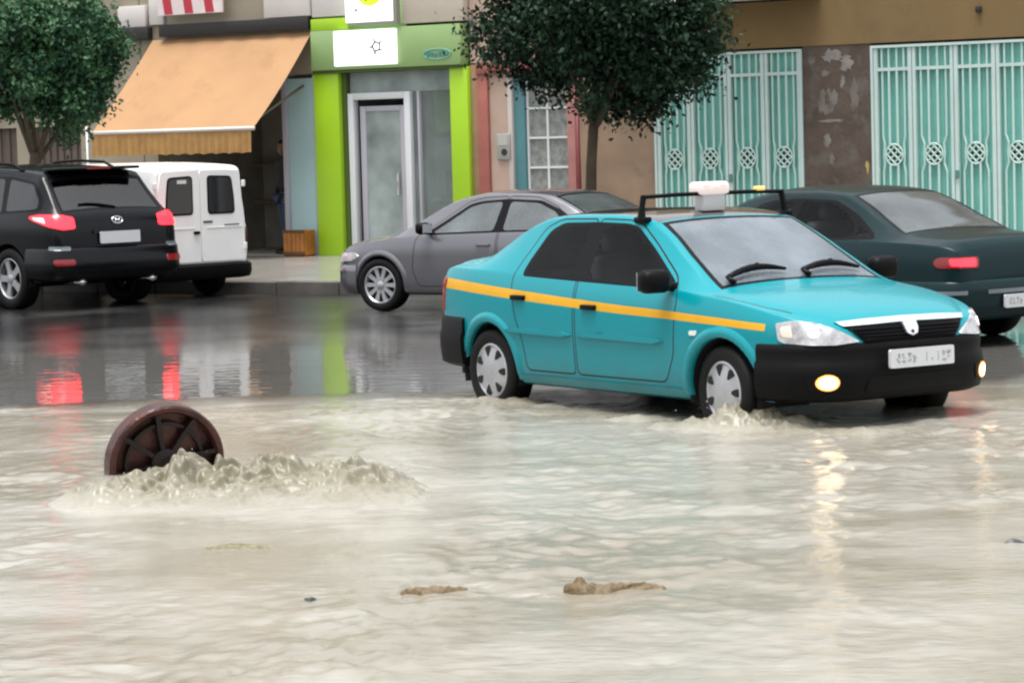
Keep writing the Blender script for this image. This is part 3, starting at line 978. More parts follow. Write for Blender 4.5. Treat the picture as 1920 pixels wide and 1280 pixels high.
class Car:
    """body lofted from side and plan profiles; panels, doors and glass are cut from the same surface"""
    LV = 2.6

    def __init__(self, name, label, cat, loc, rz, prof, paint, trim=None, group=None):
        self.root = thing(name, label, cat, loc, rz, group)
        self.p = {k: pchip(v) for k, v in prof.items()}
        self.x0, self.x1 = prof['zt'][0][0], prof['zt'][-1][0]
        self.paint = paint
        self.trim = trim or TRIM
        self.regs = []
        self.full_bvh()

    # section: right half as polyline (y>=0, z) from the floor's middle to the roof's middle
    def section(self, x):
        x = np.asarray(x, float)
        W, zb, zs, zt, wr, cr = [self.p[k](x) for k in ('W', 'zb', 'zs', 'zt', 'wr', 'cr')]
        zs = np.minimum(zs, zt - 0.012)
        wr = np.minimum(wr, W - 0.05)
        d = zs - zb
        hz = np.maximum(zt - cr - 0.015, zs + 0.2 * (zt - zs))
        G = (W - 0.045, zs)
        H = (wr, hz)

        def mix(t):
            return (G[0] + (H[0] - G[0]) * t, G[1] + (H[1] - G[1]) * t)
        zero = np.zeros_like(x)
        pts = [(zero, zb), (W - 0.18, zb), (W - 0.06, zb + 0.02 * d), (W - 0.018, zb + 0.14 * d), (W, zb + 0.5 * d),
               (W - 0.004, zb + 0.75 * d), (W - 0.016, zs - 0.12 * d), G, mix(0.10), mix(0.5), mix(0.90), H,
               (wr - 0.10 * wr, hz + (zt - hz) * 0.42), (wr * 0.6, hz + (zt - hz) * 0.78), (wr * 0.3, zt - 0.06 * cr), (zero, zt)]
        P = np.stack([np.stack(q, -1) for q in pts], 1)
        for _ in range(3):
            a, b = P[:, :-1], P[:, 1:]
            Q = np.stack([0.75 * a + 0.25 * b, 0.25 * a + 0.75 * b], 2).reshape(len(x), -1, 2)
            P = np.concatenate([P[:, :1], Q, P[:, -1:]], 1)
        return P

    def pos(self, c):
        c = np.asarray(c, float)
        x = c[:, 0]
        P = self.section(x)
        K = P.shape[1]
        t = np.clip(c[:, 1] / self.LV, 0, 1) * (K - 1)
        k = np.minimum(t.astype(int), K - 2)
        f = (t - k)[:, None]
        i = np.arange(len(x))
        q = P[i, k] * (1 - f) + P[i, k + 1] * f
        return np.stack([x, q[:, 0], q[:, 1]], 1)

    def normal(self, c):
        e = np.array([[0.012, 0]])
        g = np.array([[0, 0.03]])
        c = np.asarray(c, float)
        c1, c0 = c + e, c - e
        c1[:, 0] = np.clip(c1[:, 0], self.x0, self.x1)
        c0[:, 0] = np.clip(c0[:, 0], self.x0, self.x1)
        n = np.cross(self.pos(c + g) - self.pos(c - g), self.pos(c1) - self.pos(c0))
        n[np.abs(c[:, 1] - self.LV) < 1e-4, 1] = 0
        return n / np.maximum(np.linalg.norm(n, axis=1), 1e-9)[:, None]

    def side(self, poly, step=0.05):
        """(x,z) outline in side view -> chart"""
        q = np.array(dens(poly, step))
        q[:, 0] = np.clip(q[:, 0], self.x0, self.x1)
        P = self.section(q[:, 0])
        K = P.shape[1]
        out = []
        for (x, z), s in zip(q, P):
            zz = s[:, 1]
            idx = np.nonzero((zz[:-1] <= z) & (zz[1:] > z))[0]
            if len(idx):
                k = idx[-1]
                t = k + (z - zz[k]) / (zz[k + 1] - zz[k])
            else:
                t = 12 if z <= zz[0] + 1e-6 else K - 1
            out.append((x, max(t, 9) / (K - 1) * self.LV))
        return out

    def top(self, poly, step=0.05):
        """(x,y) outline in plan view, y>=0 -> chart of the upper surface"""
        q = np.array(dens(poly, step))
        q[:, 0] = np.clip(q[:, 0], self.x0, self.x1)
        P = self.section(q[:, 0])
        K = P.shape[1]
        out = []
        for (x, y), s in zip(q, P):
            yy = s[:, 0]
            idx = np.nonzero((yy[:-1] >= y) & (yy[1:] < y))[0]
            if y <= 1e-6 or not len(idx):
                t = K - 1 if y < 0.2 else np.argmax(yy)
            else:
                k = idx[-1]
                t = k + (yy[k] - y) / (yy[k] - yy[k + 1])
            out.append((x, t / (K - 1) * self.LV))
        return out

    def reg(self, chart, obj=None, mi=None, hole=False, sides=(1, -1)):
        self.regs.append((chart, obj, mi, hole, sides))

    def full_bvh(self):
        xs = self.stations()
        vs = np.linspace(0, self.LV, 60)
        c = np.array([(x, v) for x in xs for v in vs])
        P = self.pos(c)
        n, m = len(xs), len(vs)
        V = [tuple(p) for p in P] + [(p[0], -p[1], p[2]) for p in P]
        F = []
        for s in (0, 1):
            o = s * n * m
            for i in range(n - 1):
                for j in range(m - 1):
                    F.append((o + i * m + j, o + (i + 1) * m + j, o + (i + 1) * m + j + 1, o + i * m + j + 1))
        for i in (0, n - 1):
            F.append([i * m + j for j in range(m)] + [n * m + i * m + j for j in range(m - 1, -1, -1)])
        self.bv, self.bf = V, F
        self.bvh = BVHTree.FromPolygons(V, F)

    def add_bvh(self, v, f):
        o = len(self.bv)
        self.bv += [tuple(q) for q in v]
        self.bf += [tuple(i + o for i in t) for t in f]
        self.bvh = BVHTree.FromPolygons(self.bv, self.bf)

    def stations(self):
        L = self.x1 - self.x0
        n = int(L / 0.055)
        xs = list(np.linspace(self.x0, self.x1, n))
        for d in (0.008, 0.018, 0.03, 0.045, 0.07, 0.1, 0.13):
            xs += [self.x0 + d, self.x1 - d]
        return np.array(sorted(xs))

    def cut(self, objs):
        """objs: key -> (object name, [materials], label or None, parent key or None); makes every panel"""
        pts = [(x, v) for x in self.stations() for v in np.linspace(0, self.LV, 54)]
        edges = []
        for ch, *_ in self.regs:
            o = len(pts)
            n = len(ch)
            pts += [(min(max(x, self.x0), self.x1), min(max(v, 0), self.LV)) for x, v in ch]
            edges += [(o + i, o + (i + 1) % n) for i in range(n)]
        v2, _, tris, *_ = delaunay_2d_cdt([Vector(p) for p in pts], edges, [], 0, 1e-5)
        c = np.array([(p.x, p.y) for p in v2])
        T = np.array([t for t in tris if len(t) == 3])
        cen = c[T].mean(1)
        P = self.pos(c)
        Nn = self.normal(c)
        made = {}
        self.obj = made
        for s in (1, -1):
            key = np.array(['body'] * len(T), dtype=object)
            mi = np.zeros(len(T), int)
            dead = np.zeros(len(T), bool)
            for ch, ob, m, hole, sides in self.regs:
                if s not in sides:
                    continue
                k = inpoly(cen, ch)
                if hole:
                    dead |= k
                if ob is not None:
                    key[k] = ob
                if m is not None:
                    mi[k] = m
            for kk in set(key[~dead]):
                sel = T[(key == kk) & ~dead]
                ms = mi[(key == kk) & ~dead]
                made.setdefault(kk, {})[s] = (sel, ms)
        self.out = {}
        pend = []
        for kk, sd_ in made.items():
            name, mats, joined, par = objs[kk]
            groups = [[1, -1]] if joined else [[s] for s in sd_]
            for g in groups:
                V, F, NN, M = [], [], [], []
                for s in g:
                    if s not in sd_:
                        continue
                    sel, ms = sd_[s]
                    used = np.unique(sel)
                    rem = {u: i + len(V) for i, u in enumerate(used)}
                    for u in used:
                        V.append((P[u, 0], s * P[u, 1], P[u, 2]))
                        NN.append((Nn[u, 0], s * Nn[u, 1], Nn[u, 2]))
                    for t, m_ in zip(sel, ms):
                        a = [rem[i] for i in t]
                        pa, pb, pc = P[t[0]], P[t[1]], P[t[2]]
                        fl = np.dot(np.cross(pb - pa, pc - pa), Nn[t[0]]) < 0
                        if fl != (s < 0):
                            a = a[::-1]
                        F.append(a)
                        M.append(m_)
                if kk == 'body':          # close the nose and the tail
                    for xe, mm in ((self.x0, 0), (self.x1, 0)):
                        S = self.section([xe])[0]
                        o = len(V)
                        loop = [(xe, y, z) for y, z in S] + [(xe, -y, z) for y, z in S[::-1][1:]]
                        V += loop
                        sgn = -1.0 if xe == self.x0 else 1.0
                        NN += [(sgn, 0, 0)] * len(loop)
                        f = list(range(o, o + len(loop)))
                        F.append(f if sgn > 0 else f[::-1])
                        M.append(mm)
                pend.append((kk, name, V, F, mats, M, NN, par, g[0]))
        for kk, name, V, F, mats, M, NN, par, s in sorted(pend, key=lambda q: q[7] is not None):
            parent = self.root
            if par:
                parent = self.out.get((par, s)) or self.out.get((par, 1)) or self.root
            self.out[(kk, s)] = mesh_obj(name, V, F, mats, parent, True, M, NN)

    def surf(self, x, z, s):
        c = self.side([(x, z), (x + .001, z), (x, z + .001)], 1)[:1]
        p, n = self.pos(c)[0], self.normal(c)[0]
        return Vector((p[0], s * p[1], p[2])), Vector((n[0], s * n[1], n[2]))

    def patch(self, name, poly, O, ea, eb, d, off, m, parent=None, thick=0.012, step=0.03, midx=None, **kw):
        """sheet with an outline given in a projection plane, laid on the body along direction d"""
        O, ea, eb, d = Vector(O), Vector(ea).normalized(), Vector(eb).normalized(), Vector(d).normalized()
        ring = dens(poly, step)
        a = np.array(ring)
        lo, hi = a.min(0), a.max(0)
        pts = list(ring)
        for x in np.arange(lo[0] + step / 2, hi[0], step):
            for y in np.arange(lo[1] + step / 2, hi[1], step):
                pts.append((x, y))
        n = len(ring)
        v2, _, tr, *_ = delaunay_2d_cdt([Vector(p) for p in pts], [(i, (i + 1) % n) for i in range(n)], [], 0, 1e-6)
        c = np.array([(p.x, p.y) for p in v2])
        T = [t for t in tr if len(t) == 3]
        keep = inpoly(c[np.array(T)].mean(1), poly)
        V = [None] * len(c)
        for i, (x, y) in enumerate(c):
            o = O + ea * x + eb * y
            h, nn, _, _ = self.bvh.ray_cast(o, d, 6)
            if h is not None:
                V[i] = h - d * off
        F = [t for t, k in zip(T, keep) if k and all(V[i] is not None for i in t)]
        used = sorted({i for t in F for i in t})
        rem = {u: i for i, u in enumerate(used)}
        VV = [V[u] for u in used]
        F = [[rem[i] for i in t] for t in F]
        if F:
            t = F[0]
            if (VV[t[1]] - VV[t[0]]).cross(VV[t[2]] - VV[t[0]]).dot(d) > 0:
                F = [t[::-1] for t in F]
        # skirt
        cnt = {}
        for t in F:
            for i in range(3):
                e = (t[i], t[(i + 1) % 3])
                cnt[tuple(sorted(e))] = None if tuple(sorted(e)) in cnt else e
        nb = len(VV)
        VV = VV + [v + d * (off + thick) for v in VV]
        nsk = len(F)
        for e in cnt.values():
            if e:
                F.append([e[1], e[0], e[0] + nb, e[1] + nb])
        o = mesh_obj(name, VV, F, m, parent or self.root, True, **kw)
        o.data.set_sharp_from_angle(angle=R(40))
        return o

    def sweep(self, name, path, prof, m, parent=None, cham=2):
        """bumper: profile (out, z) swept along a plan path"""
        q = np.array(path, float)
        for _ in range(cham):
            a, b = q[:-1], q[1:]
            q = np.concatenate([q[:1], np.stack([.75 * a + .25 * b, .25 * a + .75 * b], 1).reshape(-1, 2), q[-1:]])
        t = np.gradient(q, axis=0)
        t /= np.linalg.norm(t, axis=1)[:, None]
        nrm = np.stack([t[:, 1], -t[:, 0]], 1)
        cen = np.array([(self.x0 + self.x1) / 2, 0])
        if ((q - cen) * nrm).sum() < 0:
            nrm = -nrm
        V, F = [], []
        k = len(prof)
        for p, nn in zip(q, nrm):
            for o, z in prof:
                V.append((p[0] + nn[0] * o, p[1] + nn[1] * o, z))
        for i in range(len(q) - 1):
            for j in range(k - 1):
                F.append((i * k + j, (i + 1) * k + j, (i + 1) * k + j + 1, i * k + j + 1))
        F.append(list(range(k)))
        F.append(list(range((len(q) - 1) * k, len(q) * k))[::-1])
        ob = mesh_obj(name, V, F, m, parent or self.root, True)
        ob.data.set_sharp_from_angle(angle=R(50))
        bm = bmesh.new()
        bm.from_mesh(ob.data)
        bmesh.ops.recalc_face_normals(bm, faces=bm.faces)
        bm.to_mesh(ob.data)
        bm.free()
        self.add_bvh(V, F)
        return ob

    def plan(self, xa, nose, off=0.0, xs=None):
        """plan path of a bumper from the wheel arch round the end and back"""
        n = 10
        X = np.linspace(xa, nose, n)
        Wx = self.p['W'](X) + off
        e = 0.02 if nose > xa else -0.02
        a = [(x, -y) for x, y in zip(X, Wx)]
        return a + [(nose + e, -Wx[-1] * 0.6), (nose + e * 1.3, 0), (nose + e, Wx[-1] * 0.6)] + [(x, y) for x, y in zip(X[::-1], Wx[::-1])]

    def wheel(self, x, y, r, wd, rim_r, style, s, steer=0.0, m=None, n=None):
        m = m or SILVER
        piv = bpy.data.objects.new('wheel', None)
        piv.location = (x, s * y, r)
        piv.rotation_euler = (0, 0, steer)
        piv.empty_display_size = 0.1
        link(piv, self.root)
        t = MB()
        h = wd / 2
        t.lathe_y([(rim_r - .012, h * .8), (rim_r + .004, h * .92), (rim_r + .03, h), (r * .9, h * .98), (r * .975, h * .86), (r, h * .6), (r, -h * .6), (r * .975, -h * .86), (r * .9, -h), (rim_r, -h * .9), (rim_r - .012, -h * .7)])
        ty = t.build('tyre', RUBBER, piv, smooth=True)
        g = MB()
        o = h * .80
        if style == 'cap':
            g.lathe_y([(rim_r, h * .5), (rim_r, o + .006), (rim_r - .015, o + .012), (rim_r * .86, o + .004), (rim_r * .62, o + .016), (rim_r * .3, o + .024), (.03, o + .026), (.0001, o + .026)], 36)
            g.mi = 1
            k = n or 7
            for i in range(k):
                a = 2 * math.pi * (i + .5) / k
                w_ = 1.15 / k
                q = [(rim_r * r_ * math.cos(a + t_ * w_), rim_r * r_ * math.sin(a + t_ * w_)) for r_, t_ in
                     ((.50, -.30), (.60, -.75), (.80, -1.0), (.87, -.8), (.89, 0), (.87, .8), (.80, 1.0), (.60, .75), (.50, .30), (.47, 0))]
                g.prism(q, (0, 0, 0), (1, 0, 0), (0, 0, 1), (0, 1, 0), o, o + .0185)
        else:
            g.lathe_y([(rim_r, h * .3), (rim_r, o + .008), (rim_r - .012, o + .012), (rim_r - .022, o), (rim_r - .024, h * .2)], 40)
            k = n or 5
            for i in range(k):
                a = 2 * math.pi * i / k
                w0, w1 = rim_r * (.75 / k + .06), rim_r * (.45 / k + .05)
                q = [(.03, -w0), (rim_r * .5, -w1), (rim_r - .015, -w1 * 1.35), (rim_r - .015, w1 * 1.35), (rim_r * .5, w1), (.03, w0)]
                qq = [(u * math.cos(a) - v * math.sin(a), u * math.sin(a) + v * math.cos(a)) for u, v in q]
                g.prism(qq, (0, 0, 0), (1, 0, 0), (0, 0, 1), (0, 1, 0), o - .03, o - .002)
            g.lathe_y([(rim_r * .22, o - .02), (rim_r * .22, o + .002), (rim_r * .14, o + .01), (.0001, o + .01)], 16)
            g.mi = 1
            g.lathe_y([(rim_r - .015, h * .1), (.0001, h * .1)], 24)
        ri = g.build('rim', [m, DARK], piv, auto=35)
        if s < 0:
            piv.rotation_euler = (0, 0, math.pi + steer)
        return piv

    def arch(self, x, z, Rr, y_in, s, lip=True, z0=0.2):
        """wheel-well liner and body-coloured lip"""
        t = MB()
        W = float(self.p['W'](x))
        a0 = math.asin(max(-1, min(1, (z0 - z) / Rr)))
        ang = np.linspace(a0, math.pi - a0, 22)
        vs, fs = [], []
        for a in ang:
            cx, cz = x + Rr * math.cos(a), z + Rr * math.sin(a)
            yo = W - 0.02
            vs += [(cx, s * yo, cz), (cx, s * y_in, cz)]
        for i in range(len(ang) - 1):
            fs.append((2 * i, 2 * i + 1, 2 * i + 3, 2 * i + 2))
        fs.append(tuple(range(1, len(vs), 2)))
        t.add(vs, fs)
        t.build('wheel_well', DARK, self.root)
        if lip:
            g = MB()
            vs, fs = [], []
            al = math.asin(max(-1, min(1, (z0 + .05 - z) / Rr)))
            ang = np.linspace(al, math.pi - al, 22)
            rings = [(Rr - .004, -.035), (Rr - .002, .010), (Rr + .018, .018), (Rr + .05, .014), (Rr + .075, -.006)]
            for a in ang:
                for rr, o in rings:
                    px, pz = x + rr * math.cos(a), z + rr * math.sin(a)
                    p, n = self.surf(px, max(pz, float(self.p['zb'](px)) + .03), s)
                    q = p + n * o
                    vs.append((px, q.y, pz))
            k = len(rings)
            for i in range(len(ang) - 1):
                for j in range(k - 1):
                    f = (i * k + j, i * k + j + 1, (i + 1) * k + j + 1, (i + 1) * k + j)
                    fs.append(f if s > 0 else f[::-1])
            g.add(vs, fs)
            g.build('wheel_arch_lip', self.paint, self.root, smooth=True)

    def handle(self, x, z, s, m, parent, w=.16):
        p, n = self.surf(x, z, s)
        b = MB().box((-w / 2, -.012, -.016), (w / 2, .026, .018), .008)
        M = Matrix.Translation(p) @ Matrix(((1, 0, 0), (0, s, 0), (0, 0, 1))).to_4x4()
        b.xf(M)
        return b.build('door_handle', m, parent, auto=40)

    def mirror(self, x, z, s, m, size=(.13, .22, .15)):
        p, n = self.surf(x, z, s)
        b = MB()
        b.box((-size[0] / 2, .06, -size[2] / 2 + .03), (size[0] / 2, .06 + size[1], size[2] / 2 + .03), .045)
        b.tube([(0, -.02, -.02), (0, .09, .0)], [.035, .028], 8)
        M = Matrix.Translation(p) @ Matrix(((1, 0, 0), (0, s, 0), (0, 0, 1))).to_4x4()
        b.xf(M)
        g = b.build('door_mirror', m, self.root, auto=50)
        k = MB().box((-size[0] / 2 - .004, .08, -size[2] / 2 + .045), (-size[0] / 2 + .006, .04 + size[1], size[2] / 2 + .015))
        k.xf(M)
        k.build('mirror_glass', CHROME, g)
        return g

    def seat(self, x, y, z, wd=.5, head=True, bench=False):
        b = MB()
        b.box((x - .24, y - wd / 2, z), (x + .28, y + wd / 2, z + .16), .05)
        k = len(b.v)
        b.box((-.07, -wd / 2, 0), (.07, wd / 2, .6), .05)
        M = Matrix.Translation((x - .22, y, z + .1)) @ Matrix.Rotation(R(-16), 4, 'Y')
        b.xf(M, k)
        o = b.build('seat', SEATM, self.root, auto=50)
        if head:
            for yy in ((y,) if not bench else (y - wd * .3, y + wd * .3)):
                h = MB().box((-.05, -.13, .62), (.05, .13, .76), .04)
                h.box((-.012, -.05, .56), (.012, -.035, .66)).box((-.012, .035, .56), (.012, .05, .66))
                h.xf(Matrix.Translation((x - .22, yy, z + .1)) @ Matrix.Rotation(R(-16), 4, 'Y'))
                h.build('headrest', SEATM, o, auto=50)
        return o

    def plate(self, O, ea, eb, en, wd=.52, hg=.115, marks=True):
        O, ea, eb, en = Vector(O), Vector(ea).normalized(), Vector(eb).normalized(), Vector(en).normalized()
        b = MB().prism(round_poly([(-wd / 2, -hg / 2), (wd / 2, -hg / 2), (wd / 2, hg / 2), (-wd / 2, hg / 2)], .012, 2), O, ea, eb, en, -.01, .012)
        p = b.build('licence_plate', PLATE, self.root)
        if marks:                      # the figures are too blurred to read: strokes of their size only
            q = MB()
            rr = random.Random(5)

            def stroke(a0, b0, a1, b1):
                q.prism([(a0, b0), (a1, b0), (a1, b1), (a0, b1)], O, ea, eb, en, .0125, .0145)
            k = wd / .52
            for cx in (-.20, -.155, -.11, -.065, .175, .215):
                cx *= k
                for q_ in range(7):
                    a0, b0 = rr.uniform(-.017, .006), rr.uniform(-.034, .024)
                    stroke(cx + a0, b0, cx + a0 + .012, b0 + .009)
            stroke(.03 * k, -.028, .034 * k, .028)
            stroke(.07 * k, -.02, .085 * k, -.012)
            stroke(.125 * k, -.028, .129 * k, .028)
            q.build('plate_figures', PLATEINK, p, kind='stuff')
        return p


def car_common(c, cfg):
    """wheel holes, doors, windows, lamps from a table in car coordinates (X forward from the rear axle)"""
    wb, wr_, zw = cfg['wb'], cfg['arch'], cfg['wheel_r']
    z0 = cfg.get('z0', .2)
    for x in (0, wb):
        poly = [(x + wr_ * math.cos(a), zw + wr_ * math.sin(a)) for a in np.linspace(-.35, math.pi + .35, 30)]
        c.reg(c.side(poly, .06), hole=True)

    for d in cfg.get('seams', []):
        c.reg(c.top(d), mi=1)
    ws, rw = cfg['windscreen'], cfg['rear_window']
    wrf = c.p['wr']
    for key, (xa, xb), fr in (('windscreen', ws, .035), ('rear_window', rw, .035)):
        m = [xa + (xb - xa) * i / 4 for i in range(5)]
        outer = [(x, max(.1, float(wrf(x)) - cfg.get('pillar', .03))) for x in m]
        c.reg(c.top([(xa, 0)] + outer + [(xb, 0)]), mi=2)
        sg = 1 if xb > xa else -1
        xi = [xa + sg * fr + (xb - xa - 2 * sg * fr) * i / 4 for i in range(5)]
        inner = [(x, max(.1, float(wrf(x)) - cfg.get('pillar', .03) - fr)) for x in xi]
        c.reg(c.top([(xi[0], 0)] + inner + [(xi[-1], 0)]), obj=key, mi=0)
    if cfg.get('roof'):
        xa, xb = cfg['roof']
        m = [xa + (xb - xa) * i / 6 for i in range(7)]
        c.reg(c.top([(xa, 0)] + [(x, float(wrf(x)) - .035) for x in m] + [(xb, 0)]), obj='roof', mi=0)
    for k, poly in cfg.get('doors', {}).items():
        p = round_poly(poly, .05)
        c.reg(c.side(p, .04), obj='body', mi=1)
        c.reg(c.side(shrink(p, .010), .04), obj=k, mi=0)
    for poly in cfg.get('dlo', []):
        c.reg(c.side(round_poly(poly, .05), .04), mi=2)
    for k, poly in cfg.get('windows', {}).items():
        c.reg(c.side(round_poly(poly, .05), .04), obj=k, mi=0)
    for poly in cfg.get('stripes', []):
        c.reg(c.side(poly, .04), mi=3)
    pm = [c.paint, SEAM, c.trim] + cfg.get('more_mats', [])
    gl = cfg.get('glass', GLASS_S)
    o = {'body': ('body', pm, True, None), 'windscreen': ('windscreen', [cfg.get('wglass', GLASS_W)], True, None), 'rear_window': ('rear_window', [cfg.get('rglass', GLASS_B)], True, None)}
    o['roof'] = ('roof', [mat('roof_reflection_dark', (.030, .027, .024), .22, coat=1.0)], True, None)  # street front mirrored in the teal roof, put into a dark base colour
    for k in cfg.get('doors', {}):
        o[k] = ('door', pm, False, None)
    for k in cfg.get('windows', {}):
        o[k] = ('window', [gl], False, k.replace('w_', 'd_') if k.replace('w_', 'd_') in cfg.get('doors', {}) else None)
    c.cut(o)
    for s in (1, -1):
        for x in (0, wb):
            c.arch(x, zw, wr_, .42, s, lip=cfg.get('lip', True), z0=z0)
            c.wheel(x, cfg['track'] / 2, cfg['wheel_r'], cfg.get('tyre_w', .19), cfg['rim_r'], cfg['style'], s, steer=cfg.get('steer', 0) if x else 0, n=cfg.get('spokes'), m=cfg.get('rim_m'))
    # floor and dashboard block, seats
    W = float(c.p['W'](wb / 2)) - .1
    b = MB()
    b.box((-.55, -W + .05, z0 + .04), (wb - .35, W - .05, z0 + .1))
    b.build('cabin_floor', DARK, c.root)
    b = MB()
    xd = ws[1] if ws[1] > ws[0] else ws[0]
    b.box((xd - .42, -W + .06, .62), (xd - .12, W - .06, float(c.p['zs'](xd - .3)) - .02), .04)
    b.build('dashboard', BLACK_PL, c.root, auto=40)
    for y in (.36, -.36):
        c.seat(xd - 1.12, y, .42 + cfg.get('seat_up', 0))
    if cfg.get('bench', True):
        c.seat(xd - 1.72, 0, .31 + cfg.get('seat_up', 0), 1.15, True, True)
    g = MB()
    pts = [(0, .18 * math.cos(t), .18 * math.sin(t)) for t in np.linspace(0, 2 * math.pi, 25)]
    g.tube(pts, .014, 6, False)
    g.box((-.01, -.17, -.02), (.01, .17, .02))
    g.xf(Matrix.Translation((xd - .58, .36, .88 + cfg.get('seat_up', 0))) @ Matrix.Rotation(R(-25), 4, 'Y'))
    g.build('steering_wheel', BLACK_PL, c.root, auto=40)


# ------------------------------------------------------------------ the taxi
def taxi_paint():
    """teal paint, beaded with rain, with thin road grime thrown up on the lower flanks"""
    m, n, b = new_mat('teal_taxi_paint')
    L = n.links
    tc = N(n, 'ShaderNodeTexCoord')
    sp = N(n, 'ShaderNodeSeparateXYZ')
    L.new(tc.outputs['Object'], sp.inputs[0])
    nz = N(n, 'ShaderNodeTexNoise', Scale=5.0, Detail=8.0, Roughness=.7)
    L.new(tc.outputs['Object'], nz.inputs['Vector'])
    a = N(n, 'ShaderNodeMath', operation='MULTIPLY_ADD')
    L.new(sp.outputs['Z'], a.inputs[0])
    a.inputs[1].default_value = -1.5
    L.new(nz.outputs['Fac'], a.inputs[2])
    mr = N(n, 'ShaderNodeMapRange')
    mr.inputs['From Min'].default_value = -.12
    mr.inputs['From Max'].default_value = .32
    mr.inputs['To Max'].default_value = .38
    L.new(a.outputs[0], mr.inputs['Value'])
    mx = N(n, 'ShaderNodeMix', data_type='RGBA')
    L.new(mr.outputs['Result'], mx.inputs['Factor'])
    mx.inputs['A'].default_value = (0.0005, 0.228, 0.272, 1)
    mx.inputs['B'].default_value = (.06, .085, .075, 1)
    L.new(mx.outputs['Result'], b.inputs['Base Color'])
    b.inputs['Roughness'].default_value = .26
    b.inputs['Specular IOR Level'].default_value = .25
    b.inputs['Coat Weight'].default_value = .30
    b.inputs['Coat Roughness'].default_value = .06
    n2 = N(n, 'ShaderNodeTexVoronoi', Scale=130.0)
    L.new(tc.outputs['Object'], n2.inputs['Vector'])
    r2 = N(n, 'ShaderNodeMapRange')
    r2.inputs['From Min'].default_value = .12
    r2.inputs['From Max'].default_value = .35
    r2.inputs['To Min'].default_value = 1
    r2.inputs['To Max'].default_value = 0
    L.new(n2.outputs['Distance'], r2.inputs['Value'])
    bp = N(n, 'ShaderNodeBump', Strength=.12, Distance=.002)
    L.new(r2.outputs['Result'], bp.inputs['Height'])
    L.new(bp.outputs['Normal'], b.inputs['Normal'])
    L.new(bp.outputs['Normal'], b.inputs['Coat Normal'])
    MATS['teal_taxi_paint'] = m
    return m


TEAL = taxi_paint()
YELLOW = mat('yellow_stripe', (0.66, 0.34, 0.015), 0.35, coat=0.1, spec=.2, var=.06)


